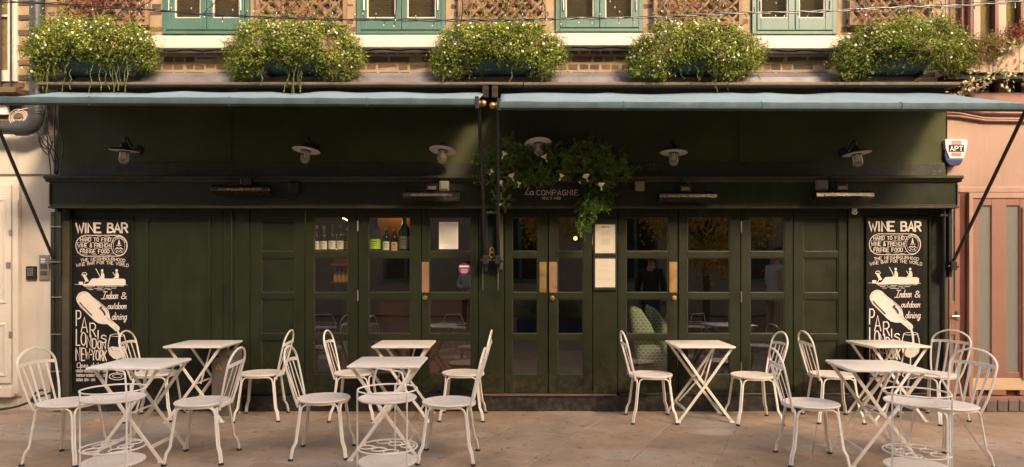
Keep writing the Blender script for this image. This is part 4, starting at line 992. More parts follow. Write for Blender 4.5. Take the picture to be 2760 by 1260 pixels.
# round sticker
e = empty('window_sticker', (DX(1251), D+.016, DZ(725)), 0, 'round purple sticker on the door glass left of the middle pilaster', 'sticker')
mb = MB(); mb.lathe([(.062,0),(.062,.001),(0,.0012)], (0,0,0), 32, Matrix(((1,0,0),(0,0,-1),(0,1,0)))); obj('disc', mb, M['purple'], e)
mb = MB(); mb.flat([(-.05,.016),(.05,.016),(.05,.034),(-.05,.034)], -.0022)
for k, hw in enumerate((.036,.04,.034,.038,.03)): mb.flat([(-hw,-.006-k*.009),(hw,-.006-k*.009),(hw,-.003-k*.009),(-hw,-.003-k*.009)], -.0022)
obj('print', mb, M['litter'], e)
# electric cabinet
e = empty('electric_cabinet', (PX(605, 7.05), 7.05, 0), 0, 'grey electric cabinet with a yellow warning triangle behind the left back table', 'electric cabinet')
hx = .115; mb = MB(); mb.box(-hx, hx, -.04, .17, .0, .66); obj('cabinet', mb, M['grey_box'], e, bevel=.006)
mb = MB(); mb.box(-hx+.012, hx-.012, -.046, -.0405, .05, .64); obj('door', mb, M['grey_box'], e, bevel=.003)
mb = MB(); mb.prism([(-.075,.47),(-.005,.47),(-.04,.535)], -.049, -.0465); obj('warning_triangle', mb, M['yellow'], e)
mb = MB(); mb.prism([(-.043,.478),(-.036,.478),(-.032,.5),(-.038,.5),(-.035,.52),(-.046,.498),(-.041,.498)], -.051, -.0495); obj('lightning_mark', mb, M['ink'], e)
mb = MB(); mb.tube([(-.05,-.046,.60),(-.05,-.054,.60)], .012, 10); mb.tube([(.06,-.046,.60),(.06,-.054,.60)], .012, 10); obj('lock', mb, M['black'], e)

# ================================================================== furniture
def rounded_rect(hx, hy, r_, n=5):
    p = []
    for cx, cy, a0 in ((hx-r_, hy-r_, 0), (-hx+r_, hy-r_, 90), (-hx+r_, -hy+r_, 180), (hx-r_, -hy+r_, 270)):
        p += [(cx + r_*math.cos(R(a0+90*k/n)), cy + r_*math.sin(R(a0+90*k/n))) for k in range(n+1)]
    return p
def make_table():
    e = empty('folding_table')
    mb = MB(); h = .285; P = rounded_rect(h, h, .035); n = len(P); P2 = rounded_rect(h-.006, h-.006, .03); P3 = rounded_rect(h-.003, h-.003, .033)
    V = [(x, y, .728) for x, y in P3] + [(x, y, .731) for x, y in P] + [(x, y, .741) for x, y in P] + [(x, y, .745) for x, y in P2]
    Fc = [tuple(reversed(range(n)))] + [(l*n+i, l*n+(i+1) % n, (l+1)*n+(i+1) % n, (l+1)*n+i) for l in range(3) for i in range(n)] + [tuple(range(3*n, 4*n))]
    mb.add(V, Fc); obj('tabletop', mb, M['cream'], e, smooth=True)
    for sy in (-1, 1):
        for sx in (-1, 1):
            y = sy * (.235 if sx == 1 else .205); mb = MB()
            mb.bar([(sx*.255, y, .726), (sx*.0, y, .365), (-sx*.262, y, .012)], .025, .012, (0,1,0) if False else (1,0,1))
            lg = obj('leg', mb, M['cream'], e, bevel=.002)
            mb = MB(); mb.box(-sx*.262-.022, -sx*.262+.022, y-.014, y+.014, 0, .014); obj('foot_cap', mb, M['cream'], lg, bevel=.003)
    for sx, yy in ((-1, .235), (1, .205)):
        mb = MB(); x = sx*.182; mb.bar([(x, -yy+.007, .118), (x, yy-.007, .118)], .028, .008, (0,0,1)); obj('stretcher', mb, M['cream'], e)
    mb = MB(); mb.tube([(0,-.243,.372),(0,.243,.372)], .008, 8); obj('axle', mb, M['cream'], e, smooth=True)
    mb = MB(); mb.bar([(.20,.16,.722),(.05,.10,.40),(-.16,.16,.14)], .014, .005, (1,0,.3)); obj('folding_strut', mb, M['cream'], e)
    mb = MB(); mb.bar([(.12,-.12,.722),(.02,-.12,.36)], .014, .005, (1,0,.3)); obj('folding_strut', mb, M['cream'], e)
    for sx in (-1, 1):
        mb = MB(); mb.box(sx*.255-.014, sx*.255+.014, -.25, .25, .7165, .7275); obj('top_rail', mb, M['cream'], e)
    return e
def make_chair():
    e = empty('bistro_chair')
    mb = MB(); mb.lathe([(.0005,.438),(.19,.438),(.205,.436),(.211,.442),(.212,.450),(.207,.455),(.19,.453),(.10,.450),(.0005,.449)], n=40); obj('seat', mb, M['perf'], e, smooth=True)
    for a in (45, 135, 225, 315):
        ar = R(a); mb = MB()
        rad = Vector((math.cos(ar), math.sin(ar), 0)); tan = Vector((-math.sin(ar), math.cos(ar), 0))
        for sg in (-1, 1):
            o_ = tan * (sg * .0085)
            pts = [rad*.300 + o_ + Vector((0,0,.012)), rad*.283 + o_ + Vector((0,0,.09)), rad*.254 + o_ + Vector((0,0,.135)), rad*.222 + o_ + Vector((0,0,.34)), rad*.216 + o_ + Vector((0,0,.375))]
            pts.append(rad*.209 + tan*sg*.017 + Vector((0,0,.408)))
            for k, (da, zz) in enumerate(((10, .424), (17, .4295), (25, .430), (35, .430), (45, .430))):
                b_ = ar + sg*R(da); pts.append(Vector((.196*math.cos(b_), .196*math.sin(b_), zz)))
            mb.tube(pts, .0078, 7)
        lg = obj('leg', mb, M['cream'], e, smooth=True)
        c = rad*.301; mb = MB(); mb.lathe([(.02,0),(.021,.01),(.017,.016),(0,.017)], (c.x, c.y, 0), 14); obj('foot_cap', mb, M['rubber'], lg, smooth=True)
    def bx(z): return -.185 - .235*(z-.44)          # backward lean
    def hw(z): return .150 + .058*(1-math.exp(-(z-.44)/.16))
    pts = []
    for z in (.405, .46, .52, .60, .68, .74): pts.append((bx(z)+ (.0 if z > .41 else 0), hw(z), z))
    for a in range(12, 180, 12):
        z = .745 + .125*math.sin(R(a)); pts.append((bx(z), hw(.745)*math.cos(R(a)), z))
    for z in (.74, .68, .60, .52, .46, .405): pts.append((bx(z), -hw(z), z))
    mb = MB(); mb.tube(pts, .0088, 8); obj('back_hoop', mb, M['cream'], e, smooth=True)
    cb = [(bx(.752)-.028*math.cos(R(a)), .196*math.sin(R(a)), .742 + .016*math.cos(R(a))) for a in range(-84, 85, 14)]
    mb = MB(); mb.bar(cb, .026, .006, (0,0,1)); obj('top_rail', mb, M['cream'], e, smooth=True)
    for y0, y1 in ((-.125,-.10), (-.043,-.036), (.043,.036), (.125,.10)):
        xt = bx(.752)-.028*math.cos(math.asin(y0/.196)); mb = MB(); mb.bar([(xt+.003, y0, .742), (-.197 if abs(y1) < .05 else -.178, y1, .443)], .019, .004, (0,1,0)); obj('back_slat', mb, M['cream'], e)
    mb = MB(); mb.bar([(-.172+0.0, -.135, .437), (-.2, -.07, .437), (-.212, 0, .437), (-.2, .07, .437), (-.172, .135, .437)], .02, .004, (0,0,1)); obj('back_bracket', mb, M['cream'], e)
    return e
def make_cart():
    e = empty('drinks_stand'); n = 40
    def ring(r_, z, t, k=n): return [(r_*math.cos(2*math.pi*i/k), r_*math.sin(2*math.pi*i/k), z) for i in range(k)]
    mb = MB(); mb.tube(ring(.199, .69, 0), .0055, 7, closed=True); obj('top_ring', mb, M['cream'], e, smooth=True)
    for z, nm in ((.632, 'top_tray'), (.205, 'bottom_tray')):
        mb = MB(); mb.lathe([(.0005,z-.008),(.18,z-.008),(.192,z-.009),(.197,z-.002),(.195,z+.004),(.185,z+.001),(.0005,z-.001)], n=40)
        o = obj(nm, mb, M['perf'], e, smooth=True)
    rk = MB(); rk.tube(ring(.199, .30, 0), .0055, 7, closed=True)
    for cx in (-.088, .082):
        for cy in (-.105, 0, .105): rk.tube([(cx + .048*math.cos(a), cy + .048*math.sin(a), .302) for a in [2*math.pi*i/20 for i in range(20)]], .0042, 6, closed=True)
    rk.tube([(-.04,-.19,.297),(-.04,.19,.297)], .003, 5)
    obj('bottle_rack', rk, M['cream'], e, smooth=True)
    for a in (197, 88, -38):
        x, y = .2*math.cos(R(a)), .2*math.sin(R(a)); mb = MB(); mb.tube([(x,y,.012),(x,y,.35),(x,y,.69)], .006, 7); ps = obj('post', mb, M['cream'], e, smooth=True)
        mb = MB(); mb.lathe([(.011,0),(.012,.012),(.008,.02),(0,.021)], (x,y,0), 12); obj('foot_cap', mb, M['rubber'], ps, smooth=True)
    mb = MB(); mb.tube([(-.137,.145,.69),(-.122,.125,.745),(-.104,.108,.80),(-.094,.098,.814),(-.08,.085,.817),(.09,-.045,.817),(.108,-.06,.812),(.118,-.07,.796),(.14,-.10,.735),(.157,-.125,.69)], .0062, 7); obj('handle', mb, M['cream'], e, smooth=True)
    return e
TBL = [(-2.975, 5.565, 0, 'cream folding table nearest the camera on the left, behind the left drinks stand'),
       (-3.075, 6.93, 0, 'cream folding table by the wall in front of the electric cabinet'),
       (-1.0, 5.645, 0, 'cream folding table in the middle, right behind the middle drinks stand'),
       (-1.07, 6.925, 0, 'cream folding table against the glass doors below the paper menu'),
       (1.865, 6.92, 0, 'cream folding table standing alone in front of the glazed doors on the right'),
       (2.85, 5.45, -4, 'cream folding table on the right, behind the right drinks stand'),
       (3.75, 6.94, 2, 'cream folding table on the right, against the wall below the right black sign')]
tb = make_table()
for i, (x, y, a, lab) in enumerate(TBL):
    o = tb if i == 0 else copy_tree(tb)
    o.location = (x, y, 0); o.rotation_euler.z = R(a); tag(o, lab, 'table', 'cream folding tables on the terrace')
CHR = [(-3.50, 5.47, -4, 'cream metal chair at the far left, facing right, beside the left drinks stand'),
       (-3.56, 6.93, 8, 'cream metal chair with its back overlapping the painted glass of the left black sign'),
       (-2.45, 5.50, 184, 'cream metal chair on the right side of the left front table, facing left'),
       (-2.50, 6.93, 185, 'cream metal chair by the wall right of the electric cabinet, facing left'),
       (-1.53, 5.64, 4, 'cream metal chair on the left side of the middle front table, facing right'),
       (-1.57, 6.95, 2, 'cream metal chair against the glazed doors, left of the back table under the paper menu'),
       (-.50, 5.50, 178, 'cream metal chair on the right side of the middle front table, seen almost edge on'),
       (-.49, 6.95, 179, 'cream metal chair beside the middle pilaster, right of the back table, facing left'),
       (1.37, 6.85, 0, 'cream metal chair in front of the patterned cushions, facing right'),
       (2.36, 6.80, 180, 'cream metal chair on the right side of the lone table, facing left'),
       (2.34, 5.43, -6, 'cream metal chair on the left side of the right front table, facing right'),
       (3.17, 6.86, -3, 'cream metal chair in front of the blind door panels left of the right black sign'),
       (4.17, 6.86, 204, 'cream metal chair by the pink house, right of the back table, turned outward'),
       (3.36, 5.36, 196, 'cream metal chair on the right side of the right front table, nearest the right edge')]
cb_ = make_chair()
for i, (x, y, a, lab) in enumerate(CHR):
    o = cb_ if i == 0 else copy_tree(cb_)
    o.location = (x, y, 0); o.rotation_euler.z = R(a); tag(o, lab, 'chair', 'cream bistro chairs on the terrace')
ct = make_cart()
for i, (x, y, a, rack, lab) in enumerate(((-2.70, 4.70, 0, 0, 'left round wire drinks stand with two trays, at the bottom left'), (-.843, 4.70, -3, 62, 'round wire drinks stand with two trays in front of the middle table'), (2.67, 4.58, 0, 4, 'right round wire drinks stand with two trays, nearest the pink house'))):
    o = ct if i == 0 else copy_tree(ct)
    o.location = (x, y, 0); o.rotation_euler.z = R(a); tag(o, lab, 'drinks stand', 'round drinks stands at the front of the terrace')
    for c in o.children:
        if c.name.startswith('bottle_rack'): c.rotation_euler.z = R(rack)

# ================================================================== planters with daisies
def trough(px0, px1, py0, py1, d, label):
    x0, x1, z1, z0 = PX(px0, d), PX(px1, d), PZ(py0, d), PZ(py1, d)
    e = empty('hanging_trough', ((x0+x1)/2, d, z0), 0, label, 'planter', 'dark teal troughs on the ledge'); h = (x1-x0)/2; H = z1-z0; mb = MB()
    sec = [(-.02, H), (-.015, H*.55), (.03, H*.2), (.08, 0), (.26, 0), (.26, H)]; n = len(sec)
    V = []; ks = [(-h, .55), (-h*.96, .85), (-h*.85, 1), (h*.85, 1), (h*.96, .85), (h, .55)]
    for xx, k in ks: V += [(xx, .12 + (a-.12)*k, H - (H-b_)*k) for a, b_ in sec]
    mb.add(V, [(i*n+j, i*n+(j+1) % n, (i+1)*n+(j+1) % n, (i+1)*n+j) for i in range(len(ks)-1) for j in range(n)] + [tuple(range(n)), tuple(reversed(range((len(ks)-1)*n, len(ks)*n)))])
    obj('body', mb, M['trough'], e, smooth=True)
    mb = MB(); mb.tube([(-h*.9, -.028, H+.0), (0, -.03, H+.0), (h*.9, -.028, H+.0)], .012, 6); obj('rim', mb, M['trough'], e, smooth=True)
    for k in (-.8, .8): 
        mb = MB(); mb.box(h*k-.015, h*k+.015, .0, .28, -.03, -.001); obj('bracket', mb, M['black'], e)
    return e
def outline(px, segs):
    for (a, ya), (b_, yb) in zip(segs, segs[1:]):
        if a <= px <= b_: return ya + (yb-ya)*(px-a)/(b_-a)
    return segs[0][1] if px < segs[0][0] else segs[-1][1]
def daisy(name, top, bot, d, label, seed, nclump=250, nleaf=30000, nflower=270, strands=(), leafm='leaf', sides=1.0, flower=True):
    q = np.random.default_rng(seed); x0, x1 = top[0][0], top[-1][0]
    e = empty(name, (PX((x0+x1)/2, d+.15), d+.15, PZ(160, d)), 0, label, 'plant', 'flowering daisy cushions above the awnings')
    C = []; k = 0
    while len(C) < nclump:
        px = q.uniform(x0+6, x1-6); yt, yb = outline(px, top)+6, outline(px, bot)-6
        if yb <= yt: continue
        py = q.uniform(yt, yb); ux = abs((px-(x0+x1)/2)/((x1-x0)/2)); uy = (py-yt)/max(1, yb-yt)
        bulge = math.sqrt(max(0, 1-ux**2.6)) * (math.sin(math.pi*min(1, .18+uy*.82))*.75+.25)
        dep = d + .18 - .34*bulge + q.normal(0, .03)
        dep = min(dep, 7.24)
        C.append((PX(px, dep), dep, PZ(py, dep), q.uniform(.022, .062), uy))
    C = np.array(C); idx = q.integers(0, len(C), nleaf); cc = C[idx]
    off = q.normal(size=(nleaf, 3)) * cc[:, 3:4] * np.array([1.0, .8, .85]); P = cc[:, :3] + off
    P[:, 1] = np.minimum(P[:, 1], 7.27)
    # sprigs that break the outline
    ns = 420; st = C[q.integers(0, len(C), ns)]; dr = q.normal(size=(ns, 3)); dr[:, 1] = -abs(dr[:, 1])*.6; dr[:, 2] += .35; dr /= np.linalg.norm(dr, axis=1, keepdims=True)
    L_ = q.uniform(.06, .21, ns); kk = 14; t = np.linspace(.3, 1, kk)
    sp = (st[:, None, :3] + dr[:, None, :] * (L_[:, None, None] * t[None, :, None])).reshape(-1, 3) + q.normal(0, .006, (ns*kk, 3)); sp[:, 1] = np.minimum(sp[:, 1], 7.27)
    P = np.vstack([P, sp]); n = np.vstack([off + q.normal(0, .03, off.shape) + np.array([0, -.02, .03]), np.repeat(dr, kk, 0) + q.normal(0, .7, (ns*kk, 3))])
    WP = e.matrix_basis.translation; P0 = np.array(WP)
    leafmesh('foliage', P - P0, n, q.uniform(.016, .038, len(P)), q.uniform(.006, .012, len(P)), M[leafm], e)
    if flower:
        Fp = []; tries = 0
        while len(Fp) < nflower and tries < 20000:
            tries += 1; c = C[q.integers(0, len(C))]
            if q.random() < .15 + .6*c[4]: continue
            o_ = q.normal(size=3); o_[1] = -abs(o_[1])*1.2; o_[2] = o_[2]*.8+.35; o_ /= np.linalg.norm(o_); Fp.append(np.append(c[:3] + o_*c[3]*q.uniform(1.1, 1.9), o_))
        Fp = np.array(Fp); leafmesh('flowers', Fp[:, :3]-P0, Fp[:, 3:] + q.normal(0, .3, (len(Fp), 3)), q.uniform(.017, .028, len(Fp)), q.uniform(.016, .026, len(Fp)), M['petal'], e, 'stuff', pts=7)
    for (px, pa, pb) in strands:
        dd = d - .02 + q.uniform(-.05, .05); x = PX(px, dd); z0, z1 = PZ(pa, dd), PZ(pb, dd); m_ = 12; ph = q.uniform(0, 6)
        lean = q.normal(0, .03); pts = [(x + .012*math.sin(ph+k*.9) + lean*(k/m_)**2 - WP.x, dd + .01*math.cos(ph+k) - WP.y, z0 + (z1-z0)*k/m_ - WP.z) for k in range(m_+1)]
        mb = MB(); mb.tube(pts, .0025, 4); Q = 22
        for k in range(Q*2):
            t_ = k/(Q*2)*m_; i = min(int(t_), m_-1); a = Vector(pts[i]).lerp(Vector(pts[i+1]), t_-i); o_ = Vector((q.normal(), q.normal(), .5*q.normal()+.3)).normalized()
            s_ = Vector((0,0,1)).cross(o_).normalized()*.005; mb.add([a, a+o_*.008+s_, a+o_*.019, a+o_*.008-s_], [(0,1,2,3)])
        obj('trailing_stem', mb, M['stem'], e)
    return e
trough(150, 372, 147, 196, 6.98, 'dark teal trough under the leftmost daisy cushion')
trough(700, 868, 150, 190, 6.98, 'dark teal trough under the second daisy cushion from the left')
trough(1235, 1455, 150, 192, 6.98, 'dark teal trough under the middle daisy cushion')
trough(1790, 1960, 152, 190, 6.98, 'dark teal trough under the second daisy cushion from the right')
trough(2335, 2510, 142, 192, 6.98, 'dark teal trough under the rightmost daisy cushion')
daisy('daisy_plant', [(72,128),(95,75),(120,62),(155,52),(230,56),(300,50),(360,62),(392,88),(414,135)], [(72,190),(95,215),(125,205),(145,185),(180,165),(215,165),(240,180),(300,178),(345,180),(370,190),(395,195),(414,165)], 6.98,
      'leftmost flowering daisy cushion, with long green stems trailing over the blue awning', 1, strands=[(118,150,248),(130,150,252),(128,170,225),(145,160,205),(172,140,205),(178,150,250),(190,190,242),(233,110,200),(247,170,250),(268,160,246),(282,180,243),(305,130,250),(312,140,252),(320,120,230),(345,130,250),(341,150,220),(298,150,208),(108,160,228),(316,160,245),(184,140,200)])
daisy('daisy_plant', [(612,130),(630,85),(660,60),(700,52),(760,62),(830,52),(900,60),(935,75),(960,105),(972,150)], [(612,165),(640,218),(665,212),(700,195),(735,168),(770,180),(800,190),(850,185),(880,205),(900,215),(930,222),(955,205),(972,160)], 6.98,
      'flowering daisy cushion second from the left, with a bunch of stems hanging over the awning', 2, strands=[(776,140,235),(783,140,250),(790,130,254),(797,130,256),(803,140,250),(812,150,250),(808,180,245),(706,180,230),(700,150,205)])
daisy('daisy_plant', [(1163,150),(1178,100),(1210,68),(1260,58),(1330,66),(1400,58),(1460,68),(1495,95),(1520,150)], [(1163,165),(1185,212),(1215,218),(1250,205),(1290,180),(1330,172),(1370,190),(1400,195),(1450,195),(1480,218),(1505,200),(1520,165)], 6.98,
      'middle flowering daisy cushion, left of the third teal window', 3, strands=[(1386,150,222),(1466,170,222),(1196,180,225)])
daisy('daisy_plant', [(1698,160),(1715,110),(1745,75),(1790,58),(1850,64),(1920,56),(1980,70),(2025,100),(2052,140)], [(1698,190),(1720,222),(1770,224),(1800,205),(1840,178),(1890,178),(1930,205),(1965,215),(2000,205),(2030,190),(2052,155)], 6.98,
      'fullest flowering daisy cushion, right of the third teal window', 4, nflower=360, strands=[(1928,190,250),(1834,165,215),(1875,160,215),(1890,170,205),(1855,165,200)])
daisy('daisy_plant', [(2256,160),(2270,110),(2300,78),(2350,55),(2420,52),(2480,58),(2540,50),(2580,75),(2605,110),(2620,140)], [(2256,200),(2275,225),(2310,205),(2345,190),(2385,185),(2430,168),(2480,178),(2520,192),(2570,192),(2600,195),(2620,165)], 6.98,
      'rightmost flowering daisy cushion, spreading towards the pink house', 5, nflower=230, strands=[(2462,150,182),(2275,200,228)])

# ================================================================== trellises with creeper
def trellis(pxa, pxb, pyb, label, m_=M['wood']):
    d = 7.24; x0, x1, z0 = PX(pxa, d), PX(pxb, d), PZ(pyb, d); W = x1-x0; H = 1.0
    e = empty('trellis', ((x0+x1)/2, d, z0), 0, label, 'trellis', 'wooden lattice trellises between the teal windows'); h = W/2
    for sx in (-1, 1):
        mb = MB(); mb.box(sx*h-.02, sx*h+.02, -.02, .02, 0, H); obj('upright', mb, m_, e, bevel=.002)
    mb = MB(); mb.box(-h+.0205, h-.0205, -.018, .018, 0, .035); obj('bottom_rail', mb, m_, e, bevel=.002)
    mb = MB(); mb.box(-h+.0205, h-.0205, -.018, .018, H-.035, H); obj('bottom_rail', mb, m_, e, bevel=.002).name = 'head_rail'
    st = .145
    for dirn, yy in ((1, -.008), (-1, .006)):
        c = -h - H if dirn == 1 else -h
        while c < h + (0 if dirn == 1 else H):
            # line x = c + dirn*z ... clipped to the frame
            za = 0.036; zb_ = H-.036
            xa = c + dirn*za; xb = c + dirn*zb_
            lo, hi = -h+.02, h-.02
            def clip(x_): return (x_-c)/dirn
            z_a, z_b = za, zb_
            if dirn == 1: z_a = max(z_a, lo-c); z_b = min(z_b, hi-c)
            else: z_a = max(z_a, c-hi); z_b = min(z_b, c-lo)
            if z_b - z_a > .06:
                mb = MB(); mb.bar([(c+dirn*z_a, yy, z_a), (c+dirn*z_b, yy, z_b)], .022, .008, (1,0,-dirn)); obj('slat', mb, m_, e)
            c += st
    return e, x0, x1, z0
def creeper(x0, x1, z0, z1, y, N, m_, label, seed, dens=None):
    q = np.random.default_rng(seed); e = empty('creeper', ((x0+x1)/2, y, z0), 0, label, 'creeper', 'red creepers on the trellises'); W = np.array([(x0+x1)/2, y, z0])
    K = 70; c = np.stack([q.uniform(x0, x1, K), y - q.uniform(.0, .09, K), z0 + (z1-z0)*q.beta(1.5, 1.1, K)], 1); i = q.integers(0, K, N)
    P = c[i] + q.normal(size=(N, 3))*np.array([.07, .03, .07]); P[:, 1] = np.minimum(P[:, 1], 7.27); P[:, 0] = np.clip(P[:, 0], x0-.03, x1+.03)
    n = q.normal(size=(N, 3))*.6 + np.array([0, -1, .3]); leafmesh('foliage', P-W, n, q.uniform(.035, .075, N), q.uniform(.014, .026, N), m_, e)
    for s_ in range(6):
        x = q.uniform(x0+.05, x1-.05); pts = []
        for k in range(9): pts.append((x - W[0], -.02-.01*math.sin(k), (z1-z0)*k/8-.05)); x += q.normal(0, .045)
        mb = MB(); mb.tube(pts, .004, 5); obj('vine', mb, M['wood'], e, smooth=True)
    return e
tl = [(168, 397, 70), (696, 930, 70), (1240, 1467, 70), (1766, 1995, 70), (2293, 2516, 70)]
tlab = ['lattice trellis at the far left beside the drainpipe', 'lattice trellis between the first and second teal windows', 'lattice trellis between the second and third teal windows', 'lattice trellis between the third and fourth teal windows', 'lattice trellis right of the last teal window']
clab = [('dense dark red creeper beside the drainpipe', 1100, 'creeper'), ('thin red creeper on the trellis left of the second teal window', 520, 'creeper_pale'), ('reddish green creeper over the middle daisy cushion', 700, 'creeper_pale'), ('pale red creeper left of the fourth teal window', 650, 'creeper_pale'), ('brownish red creeper above the rightmost daisy cushion', 800, 'creeper_pale')]
for i, ((a, b_, c), lab) in enumerate(zip(tl, tlab)):
    e, x0, x1, z0 = trellis(a, b_, c, lab)
    creeper(x0+.05, x1-.05, z0-.05, z0+.9, 7.18, clab[i][1], M[clab[i][2]], clab[i][0], 20+i)

# ================================================================== fairy lights
def cable(name, pts, label, seed, r_=.006, bulbs=True, cat='fairy lights', twist=2):
    q = random.Random(seed); P = [Vector((PX(px, d), d, PZ(py, d))) for px, py, d in pts]
    e = empty(name, P[0], 0, label, cat, 'fairy light cables strung across the front'); W = P[0]
    pts_ = []
    for a, b_ in zip(P, P[1:]):
        n = max(2, int((b_-a).length/.09))
        for k in range(n): pts_.append(a.lerp(b_, k/n))
    pts_.append(P[-1])
    for s_ in range(twist):
        mb = MB(); ph = s_*math.pi; mb.tube([p - W + Vector((0, .009*math.cos(i*1.3+ph), .009*math.sin(i*1.3+ph)+q.uniform(-.003,.003))) for i, p in enumerate(pts_)], r_, 5); obj('cable', mb, M['black'], e, smooth=True)
    if bulbs:
        mb = MB(); mt = MB()
        for i, p in enumerate(pts_):
            for rep in range(1 if q.random() < .6 else 0):
                dz = 1 if q.random() < .35 else -1; a = p - W; b_ = a + Vector((q.uniform(-.025,.025), q.uniform(-.02,.01), dz*q.uniform(.03,.05)))
                mb.tube([a, b_], .004, 5); mt.tube([b_, b_ + (b_-a).normalized()*.014], .004, 5)
        o = obj('bulb_sockets', mb, M['black'], e); o['kind'] = 'stuff'; o = obj('bulbs', mt, M['petal'], e); o['kind'] = 'stuff'
    return e
main = [(-30,4,6.6),(120,9,6.6),(260,18,6.6),(400,27,6.6),(540,39,6.6),(690,46,6.6),(900,53,6.6),(1040,54,6.6),(1200,56,6.6),(1380,55,6.6),(1560,50,6.6),(1760,47,6.6),(1900,40,6.6),(2060,34,6.6),(2180,33,6.6),(2300,27,6.6),(2450,19,6.6),(2600,17,6.6),(2790,1,6.6)]
cable('fairy_light_string', main, 'long sagging black cable with small white lamps across the whole front', 1, r_=.0055)
cable('fairy_light_string', [(2290,24,6.62),(2420,20,6.62),(2560,10,6.62),(2790,-2,6.62)], 'thin upper black cable at the top right', 9, .003, False, twist=1)
for i, (a, b_, c, f_, lab) in enumerate(((370,25,418,-8,'over the left edge of the first teal window'),(545,38,592,-8,'over the first teal window'),(760,46,806,-8,'over the second trellis'),(1062,54,1068,-8,'in front of the second teal window'),(1243,56,1245,-8,'left of the middle trellis'),(1470,53,1460,-8,'right of the middle trellis'),(1668,48,1650,-8,'in front of the third teal window'),(1797,45,1768,-8,'over the left edge of the fourth trellis'),(1958,38,1905,-8,'over the middle of the fourth trellis'),(2096,34,2072,-8,'in front of the fourth teal window'),(2330,26,2288,-8,'over the last trellis'))):
    cable('fairy_light_string', [(a,b_,6.6),(a+(c-a)*.5+4,(b_+f_)/2+2,6.55),(c,f_,6.5),(c+(c-a)*3, f_-120, 6.2)], 'short rising black lamp cable ' + lab, 30+i, .004, True, twist=1)

# ================================================================== garland
def garland():
    q = np.random.default_rng(11); e = empty('christmas_garland', (PX(1480,7.05), 7.05, PZ(450,7.05)), 0, 'green fir garland with golden flowers hung over the bar name', 'garland')
    W = np.array(e.location)
    def cloud(name, poly_pts, N, m_, spread, ln, yy, droop):
        C = np.array([(PX(px, yy), yy + q.uniform(-.04, .05), PZ(py, yy)) for px, py in poly_pts]); K = len(C)
        n_tw = N//26; i = q.integers(0, K, n_tw); base = C[i] + q.normal(size=(n_tw, 3))*np.array([spread, .03, spread]); dr = q.normal(size=(n_tw, 3))*np.array([1, .5, .9]); dr[:, 1] -= .5; dr[:, 2] -= droop; dr /= np.linalg.norm(dr, axis=1, keepdims=True)
        t = np.linspace(0, 1, 26); P = (base[:, None] + dr[:, None]*t[None, :, None]*q.uniform(.08, .14, (n_tw, 1, 1))).reshape(-1, 3); P[:, 1] = np.clip(P[:, 1], 6.88, 7.2)
        n = np.repeat(np.cross(dr, q.normal(size=(n_tw, 3))), 26, 0) + q.normal(0, .25, (n_tw*26, 3)); P += q.normal(0, .008, P.shape)
        leafmesh(name, P-W, n, ln, ln*.28, m_, e)
    body = []
    r3 = random.Random(4)
    for _ in range(130):
        t = r3.random(); px = 1305 + 370*t
        top = outline(px, [(1300,440),(1320,385),(1360,378),(1420,405),(1470,395),(1530,385),(1620,390),(1660,425),(1685,450)]); bot = outline(px, [(1300,500),(1340,530),(1370,515),(1400,495),(1450,490),(1540,490),(1580,510),(1640,500),(1685,470)])
        body.append((px, r3.uniform(top+8, bot-8)))
    body += [(1290, 430), (1300, 415), (1345, 535), (1355, 545), (1350, 520), (1685, 455), (1365, 372), (1350, 380), (1515, 378)]
    cloud('fir_branches', body, 21000, M['fir'], .033, .030, 7.02, .1)
    tail = [(1592+10*math.sin(k), 500+k*6.6) for k in range(9)] + [(1600, 505+k*5) for k in range(8)] + [(1625, 515), (1635, 525), (1615, 540), (1580, 560+0), (1582, 575), (1580, 590), (1575, 604)]
    cloud('hanging_branch', tail, 7500, M['fir_lit'], .035, .026, 7.02, 1.3)
    for px, py, r_ in ((1380, 393, .02), (1458, 460, .02), (1568, 408, .018)):
        mb = MB(); mb.lathe([(.0005,-r_*1.3),(r_*.8,-r_*.7),(r_,0),(r_*.7,r_*.8),(.0005,r_*1.2)], (PX(px,6.92)-W[0], 6.92-W[1], PZ(py,6.92)-W[2]), 10); obj('pine_cone', mb, M['bark'], e)
    for i, (px, py, s_) in enumerate(((1360,414,1.2),(1467,422,1.25),(1326,462,.9),(1379,474,1.15),(1349,493,.9),(1399,494,.9),(1514,473,1.15),(1580,477,1.15),(1562,491,.4),(1620,499,1.2),(1344,552,1.0))):
        mb = MB(); r4 = random.Random(i); yy = 6.86; c = Vector((PX(px,yy)-W[0], yy-W[1], PZ(py,yy)-W[2])); rot = Matrix.Rotation(r4.uniform(-.7,.7), 3, 'Y') @ Matrix.Rotation(r4.uniform(-.6,.3), 3, 'X')
        for k in range(6):
            a = 2*math.pi*k/6; pr = []
            for (t, rr, hh) in ((0, 0, -.03), (.5, .018, -.005), (.8, .034, .012), (1, .042, .010)):
                for sg in (-1, 1):
                    wd = (.002, .013, .016, .004)[(0, .5, .8, 1).index(t)]
                    pr.append(c + rot @ (Vector((rr*math.cos(a) - sg*wd*math.sin(a), rr*math.sin(a) + sg*wd*math.cos(a), hh + .004*math.sin(k*3+t)))) * s_ * .82)
            mb.add(pr, [(0,1,3,2),(2,3,5,4),(4,5,7,6)])
        mb.tube([c + rot @ Vector((0,0,-.03))*s_, c + rot @ Vector((0,0,-.05))*s_], .006*s_, 6)
        o = obj('gold_flower', mb, M['gold'], e)
garland()

